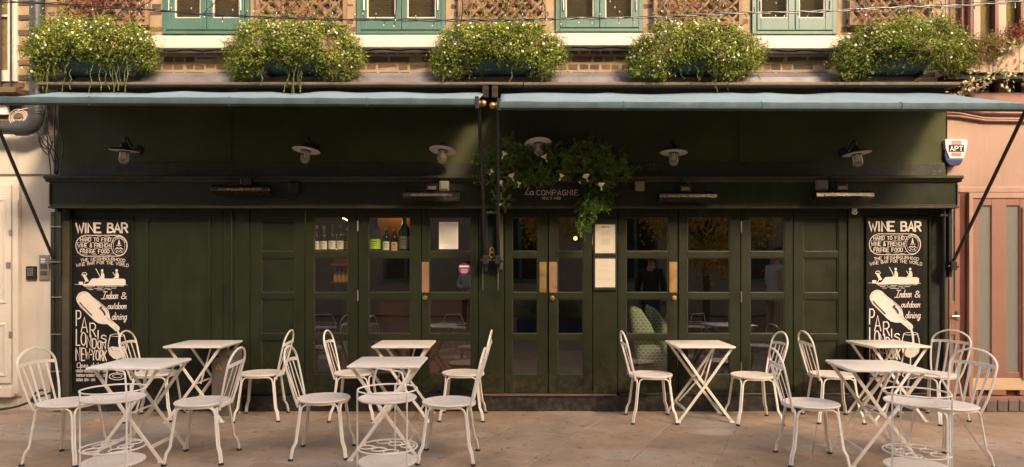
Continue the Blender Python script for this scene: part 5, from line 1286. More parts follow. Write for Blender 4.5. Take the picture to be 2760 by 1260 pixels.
# ================================================================== left neighbour: white house
wh = empty('white_house', (-5.2, 7.35, 0), 0, 'cream rendered house with a white panelled door at the left edge', 'building')
HYL = 7.33; hx = lambda p: PX(p, HYL); hz = lambda p: PZ(p, HYL); XE = hx(150)
m = MB(); m.box(-9, XE, HYL, 7.9, hz(1104)+.12, hz(363)); part('wall', m, M['white_wall'], wh)
m = MB(); m.box(-9, XE-.01, HYL-.012, 7.9, -.01, hz(1104)+.119); part('plinth', m, M['white_wall'], wh, bevel=.01)
m = MB(); m.box(-9, XE, HYL-.03, HYL-.0005, hz(471), hz(366)); part('render_band', m, M['white_wall'], wh, bevel=.006)
m = MB(); m.box(-9, hx(60), HYL-.05, HYL-.0006, hz(1066), hz(482)); part('door_frame', m, M['white_wood'], wh, bevel=.004)
m = MB(); m.box(hx(46)+.001, hx(61), HYL-.07, HYL-.0505, hz(1060), hz(540)); part('architrave', m, M['white_wood'], wh, bevel=.008)
m = MB(); m.box(-6.1, hx(43), HYL-.075, HYL-.052, hz(1030), hz(500)); dr = part('door', m, M['white_wood'], wh, bevel=.003)
for (py0, py1) in ((540, 815), (873, 1010)):
    m = MB(); a, b_, z1, z0 = -5.75, hx(29), hz(py0), hz(py1); y = HYL-.0755; c_ = .03
    m.add([(a,y-.012,z0),(b_,y-.012,z0),(b_,y-.012,z1),(a,y-.012,z1),(a+c_,y-.001,z0+c_),(b_-c_,y-.001,z0+c_),(b_-c_,y-.001,z1-c_),(a+c_,y-.001,z1-c_),(a-.012,y,z0-.012),(b_+.012,y,z0-.012),(b_+.012,y,z1+.012),(a-.012,y,z1+.012)],
          [(0,1,5,4),(1,2,6,5),(2,3,7,6),(3,0,4,7),(4,5,6,7),(8,9,1,0),(9,10,2,1),(10,11,3,2),(11,8,0,3)]); part('door_panel', m, M['white_wood'], dr)
for py0, py1 in ((620, 637), (892, 910)):
    m = MB(); m.box(hx(38), hx(45), HYL-.079, HYL-.0705, hz(py1), hz(py0)); part('hinge', m, M['steel'], dr, bevel=.001)
m = MB(); m.box(hx(31), hx(43), HYL-.083, HYL-.0755, hz(724), hz(707)); part('lock', m, M['steel'], dr, bevel=.002)
m = MB(); m.box(-6.2, hx(50), HYL-.11, HYL-.05, hz(1067), hz(1038)); part('door_step', m, M['white_wood'], wh, bevel=.01)
# keypad and intercom
e = empty('keypad', (hx(88), HYL, hz(736)), 0, 'small dark door keypad on the white wall', 'keypad'); a = .052
mb = MB(); mb.box(-a, a, -.03, -.0005, -.07, .07); obj('housing', mb, M['heater'], e, bevel=.004)
for r_ in range(4):
    for c_ in range(3): mb = MB(); mb.box(-.032+c_*.022, -.016+c_*.022, -.035, -.0305, .036-r_*.022, .050-r_*.022); obj('key', mb, M['steel'], e)
e = empty('intercom', (hx(122), HYL, hz(721)), 0, 'brushed steel intercom panel beside the keypad', 'intercom'); a = .052
mb = MB(); mb.box(-a, a, -.022, -.0005, -.132, .132); obj('housing', mb, M['steel'], e, bevel=.003)
for z in (.075, .050): mb = MB(); mb.box(-.030, .012, -.026, -.0225, z, z+.016); obj('name_plate', mb, M['white_plastic'], e); mb = MB(); mb.box(.018, .034, -.027, -.0225, z+.002, z+.014); obj('button', mb, M['steel'], e)
for z0, z1 in ((-.02, .034), (-.088, -.04)):
    mb = MB()
    for k in range(7): mb.box(-.034+k*.0105, -.029+k*.0105, -.024, -.0222, z0, z1)
    obj('speaker_grille', mb, M['black'], e)
# brick part with white window and railing, above
lb = empty('brick_house', (-5.3, 7.35, 3.0), 0, 'brown brick upper wall with a white window at the top left corner', 'building')
m = MB(); m.box(-9, hx(118)-.0, HYL, 7.9, hz(362), 9); part('wall', m, M['mortar'], lb)
cells = []; z = hz(360); k = 0
while z < 4.6:
    x = hx(0) - .3 + (0 if k % 2 else -.11)
    while x < hx(118):
        px = CX + (x+.1)*F/HYL; py = HY - (z-CH)*F/HYL
        if x+.215 < hx(118) and not (px < 52 and -80 < py < 232): cells.append((x+.1075, z+.03, .215, .062))
        x += .227
    z += .0795; k += 1
bricks_on(lb, cells, HYL-.012, 250)
m = MB(); a, b_ = hx(-150), hx(51); z0, z1 = hz(222), 5.2; y0 = HYL-.03
m.box(b_-.10, b_, y0, HYL+.05, z0, z1); m.box(a, b_-.1005, y0, HYL+.05, z0, z0+.12); m.box(a, b_-.1005, y0+.005, HYL+.05, hz(48), hz(42)); fw = part('window', m, M['white_wood'], lb, bevel=.004)
m = MB(); m.box(a, b_-.101, y0+.03, y0+.034, z0+.121, z1); part('pane', m, M['glass_up'], fw)
m = MB(); m.box(a, b_-.11, HYL+.04, HYL+.049, z0+.12, z1); part('blind', m, M['grey_plastic'], fw)
e = empty('iron_railing', (hx(26), 7.2, hz(248)), 0, 'thin black iron railing in front of the white window at the top left', 'railing')
for px in (-24, 2, 26, 53): mb = MB(); mb.tube([(hx(px)-hx(26), 0, 0), (hx(px)-hx(26), 0, 1.2)], .0095, 8); obj('baluster', mb, M['black'], e, smooth=True)
mb = MB(); mb.box(-1.5, hx(60)-hx(26), -.015, .015, -.005, .015); obj('bottom_rail', mb, M['black'], e)
mb = MB(); mb.box(-1.5, hx(84)-hx(26), -.1, .11, -.06, -.006); obj('balcony_slab', mb, M['ledge'], e)
# drainpipe
e = empty('drainpipe', (PX(100, 7.12), 7.15, 0), 0, 'thick dark grey drainpipe that bends left above the white wall', 'drainpipe'); W = Vector(e.location)
def pp(px, py, d=7.12): return Vector((PX(px, d), d, PZ(py, d))) - W
mb = MB(); mb.tube([pp(100,-140), pp(100,0), pp(100,150), pp(100,292)], .068, 18); obj('pipe', mb, M['pipe_grey'], e, smooth=True)
mb = MB(); mb.tube([pp(100,292), pp(98,318), pp(88,338), pp(68,347), pp(44,347)], .076, 18); obj('elbow', mb, M['pipe_grey'], e, smooth=True)
mb = MB(); mb.tube([pp(48,348), pp(0,346), pp(-90,343)], .058, 16); obj('horizontal_pipe', mb, M['pipe_grey'], e, smooth=True)
for py in (300, 306): mb = MB(); mb.tube([pp(100,py), pp(100,py+3)], .082, 18); obj('collar', mb, M['pipe_grey'], e, smooth=True)
e = empty('drainpipe', (PX(80,7.2), 7.24, 3.3), 0, 'thin black pipe between the white window and the thick drainpipe', 'drainpipe'); mb = MB(); mb.tube([(0,0,1.6),(0,0,.05)], .016, 8); obj('pipe', mb, M['black'], e, smooth=True)
# junction box and cables
e = empty('meter_box', (hx(16), HYL, hz(297)), 0, 'small white box on the bricks under the left awning end', 'utility box'); mb = MB(); mb.box(-.055,.055,-.06,-.02,-.06,.075); obj('box', mb, M['white_plastic'], e, bevel=.004)
def loose(name, paths, label, m_, r_, cat='cable', g=None):
    P0 = Vector((PX(paths[0][0][0], 7.1), 7.1, PZ(paths[0][0][1], 7.1))); e = empty(name, P0, 0, label, cat, g)
    for pth in paths:
        q = [Vector((PX(a, 7.1), 7.1, PZ(b_, 7.1))) - P0 for a, b_ in pth]; sm = []
        for i in range(len(q)-1):
            p0, p1, p2, p3 = q[max(0,i-1)], q[i], q[i+1], q[min(len(q)-1,i+2)]
            for k in range(4):
                t = k/4; sm.append(.5*((2*p1) + (p2-p0)*t + (2*p0-5*p1+4*p2-p3)*t*t + (3*p1-p0-3*p2+p3)*t**3))
        sm.append(q[-1]); mb = MB(); mb.tube(sm, r_, 6); obj('cable', mb, m_, e, smooth=True)
    return e
cc = [[(50+r_*math.cos(a)*1.1, 318+r_*math.sin(a)) for a in [k*.7 for k in range(10)]] for r_ in (14, 18, 23)] + [[(24,318),(36,312),(50,298),(75,292)], [(30,325),(45,330),(60,320)]]
loose('cable_coil', cc, 'coil of white cable hanging beside the thick drainpipe', M['cable_white'], .0035)
loose('hanging_cables', [[(112,268),(118,300),(104,340),(106,370),(112,398),(130,418),(137,400),(142,380)], [(110,330),(104,355),(116,385),(136,412),(146,440)], [(126,272),(124,330),(128,380),(132,420),(138,472)], [(130,300),(128,350),(140,392),(126,402),(108,388),(104,360)], [(105,355),(120,375),(140,400),(152,420),(156,450),(148,470)], [(150,262),(148,300),(146,340),(148,420),(146,470)], [(158,300),(160,350),(170,390),(166,430),(162,468)]], 'tangle of thin black cables hanging at the left end of the dark fascia', M['black'], .006)
e = empty('standpipe', (PX(150, 7.1), 7.12, 0), 0, 'dark pipes running down the left corner of the shopfront', 'pipe'); W = Vector(e.location)
for px, r_, m_ in ((143, .022, 'black'), (153, .016, 'green'), (160, .020, 'black')): mb = MB(); mb.tube([pp(px,1095,7.12), pp(px,800,7.12), pp(px,572,7.12)], r_, 10); obj('pipe', mb, M[m_], e, smooth=True)
for py in (610, 705, 800, 900, 1000): mb = MB(); mb.box(PX(137,7.1)-W.x, PX(164,7.1)-W.x, -.035, -.005, PZ(py+3,7.1), PZ(py,7.1)); obj('clip', mb, M['steel'], e)
loose('ground_cable', [[(0,1104),(40,1098),(78,1085),(88,1078)], [(84,1082),(90,1070),(96,1060),(110,1052),(125,1055)], [(90,1086),(100,1072),(118,1066),(135,1060)]], 'black rubber hose lying at the foot of the white wall', M['black'], .012)

# ================================================================== right neighbour: pink house
ph_ = empty('pink_house', (5.0, 7.3, 0), 0, 'salmon pink house with terracotta doors at the right edge', 'building')
PY_ = 7.30; qx = lambda p: PX(p, PY_); qz = lambda p: PZ(p, PY_); XS = qx(2553)
m = MB(); m.box(XS, 9, PY_, 7.9, qz(508), qz(300)); part('wall', m, M['pink'], ph_)
m = MB(); m.box(XS, 9, PY_-.03, PY_-.0005, qz(520), qz(505)); part('lintel', m, M['pink'], ph_, bevel=.008)
m = MB(); m.box(XS, 9, PY_+.01, 7.9, qz(1075), qz(521)); part('door_recess', m, M['red_door'], ph_)
m = MB(); m.box(qx(2583), qx(2602), PY_-.02, PY_+.009, qz(1066), qz(520.5)); part('door_jamb', m, M['red_door'], ph_)
m = MB(); m.box(qx(2602)+.001, qx(2613), PY_-.06, PY_+.009, qz(1070), qz(521)); m.box(qx(2613.5), 9, PY_-.045, PY_+.009, qz(536), qz(521)); part('door_frame', m, M['pink'], ph_, bevel=.004)
# narrow door at the left
m = MB(); a, b_ = qx(2554), qx(2582); y = PY_-.03
m.box(a, a+.02, y, y+.035, qz(1062), qz(524)); m.box(b_-.05, b_, y, y+.035, qz(1062), qz(524)); m.box(a+.0205, b_-.0505, y+.001, y+.035, qz(1062), qz(1000)); m.box(a+.0205, b_-.0505, y+.001, y+.035, qz(902), qz(812)); m.box(a+.0205, b_-.0505, y+.001, y+.035, qz(546), qz(524))
dn = part('door', m, M['pink_door'], ph_, bevel=.003)
for r0, r1 in ((546, 812), (902, 1000)): m = MB(); m.box(a+.02, b_-.05, y+.015, y+.019, qz(r1), qz(r0)); part('pane', m, M['glass_wire'], dn)
m = MB(); m.tube([(a+.01, y-.03, qz(852)), (b_-.03, y-.03, qz(852))], .009, 8); m.box(b_-.04, b_-.004, y-.012, y-.0005, qz(862), qz(838)); part('handle', m, M['steel'], dn, smooth=True)
# wide glazed doors
y = PY_-.035
m = MB(); cols = [(2613.5, 2631), (2667, 2706), (2742, 2760), (2796, 2830)]
for a, b_ in cols: m.box(qx(a), qx(b_), y, y+.04, qz(1064), qz(536.5))
for (a, b_), (c_, d_) in zip(cols, cols[1:]): m.box(qx(b_)+.0005, qx(c_)-.0005, y+.001, y+.04, qz(1018), qz(1002)); m.box(qx(b_)+.0005, qx(c_)-.0005, y+.001, y+.04, qz(555), qz(536.5))
dw = part('door', m, M['pink_door'], ph_, bevel=.003)
for (a, b_), (c_, d_) in zip(cols, cols[1:]):
    m = MB(); m.box(qx(b_), qx(c_), y+.018, y+.022, qz(1002), qz(555)); part('pane', m, M['glass_wire'], dw)
m = MB(); m.box(qx(2615), 9, y-.004, y-.0005, qz(1050), qz(1018)); part('kick_plate', m, M['tan'], dw, bevel=.002)
m = MB(); m.box(qx(2746), qx(2760), y-.02, y-.0045, qz(1022), qz(560)); part('cover_strip', m, M['pink_door'], dw, bevel=.003)
m = MB()
for k in range(6): m.tube([(qx(2753), y-.024, qz(600+k*75)), (qx(2753), y-.0205, qz(600+k*75))], .007, 8)
part('screw_head', m, M['pink_door'], dw)
m = MB(); m.box(XS, 9, PY_-.08, PY_+.02, qz(1076), qz(1067)); part('threshold', m, M['pink_door'], ph_, bevel=.004)
m = MB(); m.box(XS-.0, 9, 7.23, 7.9, -.01, .115); part('kerb_base', m, M['mortar'], ph_)
pr_ = None; x = XS+.0; i = 0
while x < 7.4:
    if pr_ is None: o = obj('kerb_brick', brick_mesh(3), M['kerb']); pr_ = o
    else: o = pr_.copy(); col.objects.link(o)
    o.parent = ph_; o.matrix_parent_inverse = WORLD(ph_).inverted(); o.location = (x+.055, 7.225, .062); o.scale = (.106, .07, .12); x += .115; i += 1
# conduits under the awning
m = MB()
for k, (ya, yb, r_) in enumerate(((300,306,.014),(308,322,.014),(316,327,.012))): m.tube([(qx(2545), 7.27, qz(ya-2)), (qx(2580), 7.27, qz(ya)), (qx(2650), 7.27, qz(yb)), (qx(2860), 7.27, qz(yb+3))], r_, 8)
part('conduit', m, M['pink_door'], ph_, smooth=True)
# upper part
m = MB(); m.box(XS+.0, 9, PY_+.12, 7.9, qz(300)+.001, 9); part('upper_wall', m, M['pink'], ph_)
m = MB(); m.box(XS+.0, 9, PY_-.03, PY_+.11, qz(299), qz(252)); part('transom', m, M['pink_door'], ph_, bevel=.004)
uy = PY_+.02
for a, b_, m_, yo in ((2553,2562,'pink',0),(2606,2646,'pink',0),(2684,2694,'red_door',-.01),(2694.5,2716,'pink',0),(2753,2762,'red_door',-.01),(2762.5,2800,'pink',0)):
    m = MB(); m.box(qx(a), qx(b_), uy+yo, uy+.09, qz(251), 6.2); part('pilaster', m, M[m_], ph_, bevel=.003)
for a, b_ in ((2562,2582),(2646.5,2683.5),(2716.5,2752.5)):
    m = MB(); m.box(qx(a)+.001, qx(b_)-.001, uy+.04, uy+.044, qz(251), 6.2); part('pane', m, M['glass_up'], ph_)
    m = MB(); m.box(qx(a)+.001, qx(b_)-.001, uy+.075, uy+.08, qz(251), 6.2); part('blind', m, M['tan'], ph_)
e = empty('drainpipe', (qx(2596), 7.2, 3.3), 0, 'oxblood red drainpipe above the awning on the pink house', 'drainpipe')
mb = MB(); mb.tube([(0,0,-.1),(0,0,2.2)], .04, 14); obj('pipe', mb, M['red_door'], e, smooth=True); mb = MB(); mb.tube([(-.07,0.02,-.1),(-.07,.02,2.2)], .022, 12); obj('thin_pipe', mb, M['red_door'], e, smooth=True)
# alarm box
ax_ = 7.20; e = empty('alarm_box', (PX(2578, ax_), ax_, PZ(410, ax_)), 0, 'white and navy alarm box lettered APT on the pink wall', 'alarm box')
k = ax_/F
def av(px, py): return ((px-2578)*k, (410-py)*k)
mb = MB(); mb.prism([av(*p) for p in ((2547,378),(2551,375),(2603,376),(2609,380),(2608,388),(2599,428),(2560,428),(2549,400))], -.0, .095); obj('cover', mb, M['white_plastic'], e, bevel=.006)
mb = MB(); mb.prism([av(*p) for p in ((2549,404),(2558,428.5),(2598,428.5),(2594,438),(2587,446),(2562,446),(2551,436),(2547,418))][::1], .005, .095); obj('strobe_lens', mb, M['navy'], e, bevel=.006)
mb = MB(); mb.box(*[v for v in (av(2557,391)[0], av(2598,391)[0])], -.003, -.0005, av(0,410)[1], av(0,391)[1]); obj('name_plate', mb, M['ink'], e)
s = Sign(ax_); s.text('APT', 2561, 2594, 395, 406.5, 2.5, gap=.4); s.mb.v = [(a-e.location.x, b_-e.location.y, c-e.location.z) for a, b_, c in s.mb.v]; obj('name_lettering', s.mb, M['white_plastic'], e)
mb = MB()
for y_ in (381, 384.5, 388, 412.5, 416, 419.5): a, b_ = av(2564.5, y_), av(2591, y_+1.8); mb.box(a[0], b_[0], -.0025, -.0005, b_[1], a[1])
obj('red_stripes', mb, M['red_print'], e)
# wooden plant box with ivy
e = empty('window_box', (PX(2700,7.08), 7.08, PZ(196,7.08)), 0, 'pale wooden box of upright boards on the pink house', 'planter'); W = Vector(e.location)
x = PX(2606,7.08)-W.x; z0, z1 = 0, PZ(128,7.08)-W.z
while x < PX(2850,7.08)-W.x:
    mb = MB(); mb.box(x, x+.128, 0, .022, z0+rnd.uniform(0,.004), z1); obj('board', mb, M['board'], e, bevel=.002); x += .134
mb = MB(); mb.box(PX(2606,7.08)-W.x, PX(2850,7.08)-W.x, .023, .24, .01, z1-.03); obj('liner', mb, M['dark_void'], e)
mb = MB(); mb.box(PX(2560,7.08)-W.x, PX(2850,7.08)-W.x, .03, .2, -.055, -.003); obj('gap_strip', mb, M['dark_void'], e)  # dark strip standing in for the dark gap below the boards
def bush(name, label, box_, N, m_, seed, ln, wd, y, K=40, sp=.06, cat='plant', pts=4):
    q = np.random.default_rng(seed); px0, px1, py0, py1 = box_; e = empty(name, (PX((px0+px1)/2,y), y, PZ((py0+py1)/2,y)), 0, label, cat); W = np.array(e.location)
    c = np.stack([PX(q.uniform(px0,px1,K),y), y+q.uniform(-.1,.1,K), PZ(q.uniform(py0,py1,K),y)], 1) if True else 0
    i = q.integers(0, K, N); P = c[i] + q.normal(size=(N,3))*sp; P[:,1] = np.minimum(P[:,1], 7.26); n = q.normal(size=(N,3)) + np.array([0,-.7,.5])
    leafmesh('foliage', P-W, n, q.uniform(*ln, N), q.uniform(*wd, N), m_, e, pts=pts); return e
bush('dry_shrub', 'brown withered shrub between the daisies and the ivy in the window box', (2600, 2700, 108, 165), 9000, M['dry'], 3, (.012,.03), (.005,.009), 7.08, 60, .045)
bush('leafy_plant', 'purple brown leafy plant at the top right edge', (2715, 2775, 78, 108), 1200, M['creeper'], 5, (.02,.04), (.008,.014), 7.05, 24, .04)
def ivy(label, strands, seed, N=26):
    q = np.random.default_rng(seed); P0 = Vector((PX(strands[0][0][0],7.02), 7.02, PZ(strands[0][0][1],7.02))); e = empty('ivy_plant', P0, 0, label, 'ivy'); C = []; 
    for st in strands:
        pts = [Vector((PX(a,7.02), 7.0+.02*math.sin(a), PZ(b_,7.02))) for a, b_ in st]; mb = MB(); mb.tube([p-P0 for p in pts], .004, 5); obj('stem', mb, M['board'], e, smooth=True)
        for a, b_ in zip(pts, pts[1:]):
            for k in range(int((b_-a).length/.012)): C.append(np.array(a.lerp(b_, q.random())) + q.normal(0, .022, 3))
    C = np.array(C); n = q.normal(size=C.shape)*.7 + np.array([0,-1,.4]); leafmesh('foliage', C-np.array(P0), n, q.uniform(.028,.055,len(C)), q.uniform(.026,.05,len(C)), M['ivy'], e, pts=8)
ivy('variegated ivy trailing down over the right end of the awning', [[(2700,120),(2690,150),(2680,190),(2650,215),(2620,220),(2600,235),(2590,250),(2560,262),(2535,266)], [(2650,190),(2620,195),(2600,190)], [(2680,200),(2665,225),(2635,240),(2605,240)], [(2640,215),(2600,225),(2595,235)]], 2)
ivy('variegated ivy hanging in front of the window box at the right edge', [[(2740,100),(2720,130),(2712,170),(2706,215),(2716,240),(2712,250)], [(2760,110),(2735,120),(2720,105)], [(2765,120),(2740,130),(2715,115),(2690,108)], [(2765,150),(2755,195),(2765,235)], [(2690,195),(2715,205),(2740,200)]], 6)
# dark recess boards beside the right sign
e = empty('downpipe', (PX(2548,7.15), 7.17, 0), 0, 'slim dark post at the right corner of the shopfront', 'pipe'); mb = MB(); mb.tube([(0,0,.16),(0,0,PZ(570,7.17))], .012, 8); obj('pipe', mb, M['black'], e, smooth=True)
mb = MB(); mb.box(-.05,.03,-.02,.03,PZ(584,7.17),PZ(578,7.17)); obj('bracket', mb, M['black'], e)

# ================================================================== inside the bar
room = empty('bar_interior', (0, 9, 0)); room['kind'] = 'structure'
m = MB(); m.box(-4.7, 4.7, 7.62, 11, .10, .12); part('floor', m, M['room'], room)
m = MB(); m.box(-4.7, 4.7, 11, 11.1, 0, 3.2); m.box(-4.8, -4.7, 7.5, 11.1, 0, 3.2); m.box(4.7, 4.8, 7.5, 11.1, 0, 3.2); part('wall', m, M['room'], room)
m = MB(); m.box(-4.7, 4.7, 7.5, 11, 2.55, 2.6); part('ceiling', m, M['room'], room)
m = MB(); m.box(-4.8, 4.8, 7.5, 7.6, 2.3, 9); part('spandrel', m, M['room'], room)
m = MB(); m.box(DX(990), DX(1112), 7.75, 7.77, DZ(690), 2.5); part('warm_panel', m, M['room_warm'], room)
e = empty('bottle_shelf', (DX(965), 7.45, DZ(681)), 0, 'wooden shelf behind the top panes that carries the wine bottles', 'shelf'); sx0, sx1 = DX(838)-DX(965), DX(1112)-DX(965)
mb = MB(); mb.box(sx0, sx1, -.08, .12, -.025, 0); obj('board', mb, M['shelf'], e)
SH = DZ(681)
for lx, ly, lz_, pw in ((PX(905, 8.0), 8.0, 2.25, 6), (DX(1050), 7.62, 2.2, 1.6), (PX(1551, 8.6), 8.55, PZ(652, 8.6), .8)):  # the second has no fitting, added to light the warm panel
    ld = bpy.data.lights.new('interior_lamp_fill', 'POINT'); ld.energy = pw; ld.color = (1, .62, .32); ld.shadow_soft_size = .04
    lo = bpy.data.objects.new('interior_lamp_fill', ld); col.objects.link(lo); lo.location = (lx, ly, lz_)
def bottle(px, d, h, r_, label, lm, foil='ink', big=False, lz=(.12, .42)):
    s_ = h; e = empty('wine_bottle', (PX(px, d), d, SH), 0, label, 'bottle', 'wine bottles on the shelf behind the glass')
    mb = MB(); mb.lathe([(r_*.9,0),(r_,.01),(r_,h*.58),(r_*.85,h*.66),(r_*.42,h*.76),(r_*.36,h*.97),(r_*.42,h*.975),(r_*.42,h),(0,h)], n=20); obj('glass', mb, M['bottle_g'], e, smooth=True)
    mb = MB(); a0, a1 = -160, -20; n = 10; V = []
    for k in range(n+1): a = R(a0+(a1-a0)*k/n); V += [((r_+.0012)*math.cos(a), (r_+.0012)*math.sin(a), h*lz[0]), ((r_+.0012)*math.cos(a), (r_+.0012)*math.sin(a), h*lz[1])]
    mb.add(V, [(2*k, 2*k+2, 2*k+3, 2*k+1) for k in range(n)]); obj('label', mb, M[lm], e)
    mb = MB()
    for j in range(3):
        z = h*(lz[0]+(lz[1]-lz[0])*(.3+.2*j)); V = []
        for k in range(7): a = R(-115+50*k/6); V += [((r_+.0018)*math.cos(a), (r_+.0018)*math.sin(a), z), ((r_+.0018)*math.cos(a), (r_+.0018)*math.sin(a), z+.004+.004*(j == 2))]
        mb.add(V, [(2*k, 2*k+2, 2*k+3, 2*k+1) for k in range(6)])
    obj('print', mb, M['ink'], e)
    mb = MB(); mb.lathe([(r_*.39,h*.84),(r_*.40,h*.97),(r_*.46,h*.975),(r_*.46,h*1.002),(0,h*1.003)], n=14); obj('capsule', mb, M[foil], e, smooth=True)
bottle(853, 7.43, .29, .037, 'wine bottle with a cream label at the far left of the shelf', 'label_w', 'label_w')
bottle(873, 7.42, .29, .038, 'wine bottle with an amber capsule, second on the shelf', 'label_w', 'label_b')
bottle(896, 7.42, .30, .040, 'wine bottle with a red capsule in the middle of the left pane', 'label_w', 'foil_r')
bottle(918, 7.43, .30, .040, 'red capped wine bottle with a wide cream label, right of the other red one', 'label_w', 'foil_r')
bottle(937, 7.47, .29, .037, 'dark wine bottle cut off by the right edge of the left pane', 'label_b', 'ink')
bottle(1012, 7.43, .40, .060, 'big bottle with a bright green label', 'label_g', 'ink', lz=(.10, .36))
bottle(1041, 7.42, .27, .036, 'slim bottle with a white label beside the green labelled one', 'label_w', 'label_w', lz=(.1, .44))
bottle(1063, 7.42, .27, .036, 'slim bottle with a buff label', 'label_b', 'label_b', lz=(.05, .42))
bottle(1090, 7.43, .40, .060, 'big dark bottle with a grey label at the right of the shelf', 'grey_plastic', 'ink', lz=(.10, .44))
e = empty('led_strip', (PX(926, 8.2), 8.2, PZ(589, 8.2)), 0, 'slanting warm LED strip above the bottles behind the glass', 'light'); mb = MB(); mb.bar([(-.075,0,.045),(.08,.0,-.045)], .012, .01, (0,0,1)); obj('strip', mb, M['led'], e)
e = empty('pendant_lamp', (PX(1551, 8.6), 8.6, PZ(643, 8.6)), 0, 'small glowing pendant lamp seen through the right leaf of the entrance door', 'pendant lamp')
mb = MB(); mb.lathe([(.0005,-.022),(.016,-.016),(.022,0),(.016,.016),(.0005,.022)], n=14); obj('bulb', mb, M['bulb'], e, smooth=True); mb = MB(); mb.tube([(0,0,.022),(0,0,.5)], .006, 6); obj('cord', mb, M['black'], e)
mb = MB(); mb.lathe([(.03,.02),(.02,.05),(.0005,.055)], n=14); obj('socket', mb, M['brass'], e, smooth=True)
# back bar seen through the second row
e = empty('bar_counter', (DX(1040), 9.2, .12), 0, 'dark bar counter deep inside the room', 'bar counter'); mb = MB(); mb.box(-.9,.9,-.2,.3,0,.98); obj('front', mb, M['room_warm'], e); mb = MB(); mb.box(-.95,.95,-.25,.35,.9805,1.02); obj('counter_top', mb, M['steel'], e, bevel=.004)
e = empty('wall_shelf', (PX(918, 8.3), 8.3, 1.3), 0, 'small lit wooden shelf unit inside behind the left glazed door', 'shelf')
for z in (0, .22, .42): mb = MB(); mb.box(-.12,.14,0,.14,z,z+.02); obj('board', mb, M['shelf'], e)
mb = MB(); mb.box(-.12,.14,.141,.15,-.2,.6); obj('back', mb, M['room_warm'], e)
for k in range(4): mb = MB(); mb.lathe([(.024,.0),(.024,.1),(.01,.14),(.01,.17),(0,.171)], (-.08+k*.05,.07,.0205), 12); obj('jar', mb, M['label_b'], e, smooth=True)
mb = MB(); mb.bar([(-.1,.02,.412),(.12,.02,.412)], .01, .006, (0,1,0)); obj('shelf_light', mb, M['led'], e)
# bench and cushions
e = empty('window_bench', (PX(1750, 7.6), 7.62, .12), 0, 'dark window bench behind the glass that carries the cushions', 'bench'); mb = MB(); mb.box(-.55,.6,-.24,.25,0,.26); obj('seat', mb, M['shelf'], e, bevel=.01)
def cushion(dxp, y, label):
    """tall soft backrest cushion: narrow rounded top on the left, wide foot"""
    Lc = [(1700,822),(1696,835),(1698,860),(1703,900),(1711,945),(1722,988)]; Rc = [(1702,821),(1728,834),(1753,872),(1774,918),(1790,958),(1801,986)]
    n = 20; V = []; Fc = []; k = y/F
    def at_(C, v): v *= len(C)-1; i = min(int(v), len(C)-2); f = v-i; return (C[i][0]*(1-f)+C[i+1][0]*f, C[i][1]*(1-f)+C[i+1][1]*f)
    for side in (-1, 1):
        for i in range(n+1):
            for j in range(n+1):
                u, v = i/n, j/n; l, r_ = at_(Lc, v), at_(Rc, v); px, py = l[0]*(1-u)+r_[0]*u, l[1]*(1-u)+r_[1]*u
                th = (max(0, 1-abs(2*u-1)**2.4)**.5)*(max(0, 1-abs(2*v-1)**3)**.5)*(.03+.05*v)
                V.append(((px-1750)*k, side*th, (905-py)*k))
    for s_ in range(2):
        o_ = s_*(n+1)**2
        for i in range(n):
            for j in range(n):
                a = o_+i*(n+1)+j; f = (a, a+1, a+n+2, a+n+1); Fc.append(f if s_ == 0 else f[::-1])
    e = empty('cushion', (PX(1750+dxp, y), y, PZ(905, y)), 0, label, 'cushion', 'scale patterned cushions in the window'); mb = MB(); mb.add(V, Fc); obj('cover', mb, M['scallop'], e, smooth=True)
cushion(0, 7.40, 'tall cushion with a green and yellow scale print leaning just behind the glass')
cushion(42, 7.66, 'second scale patterned cushion, in shade behind the first')

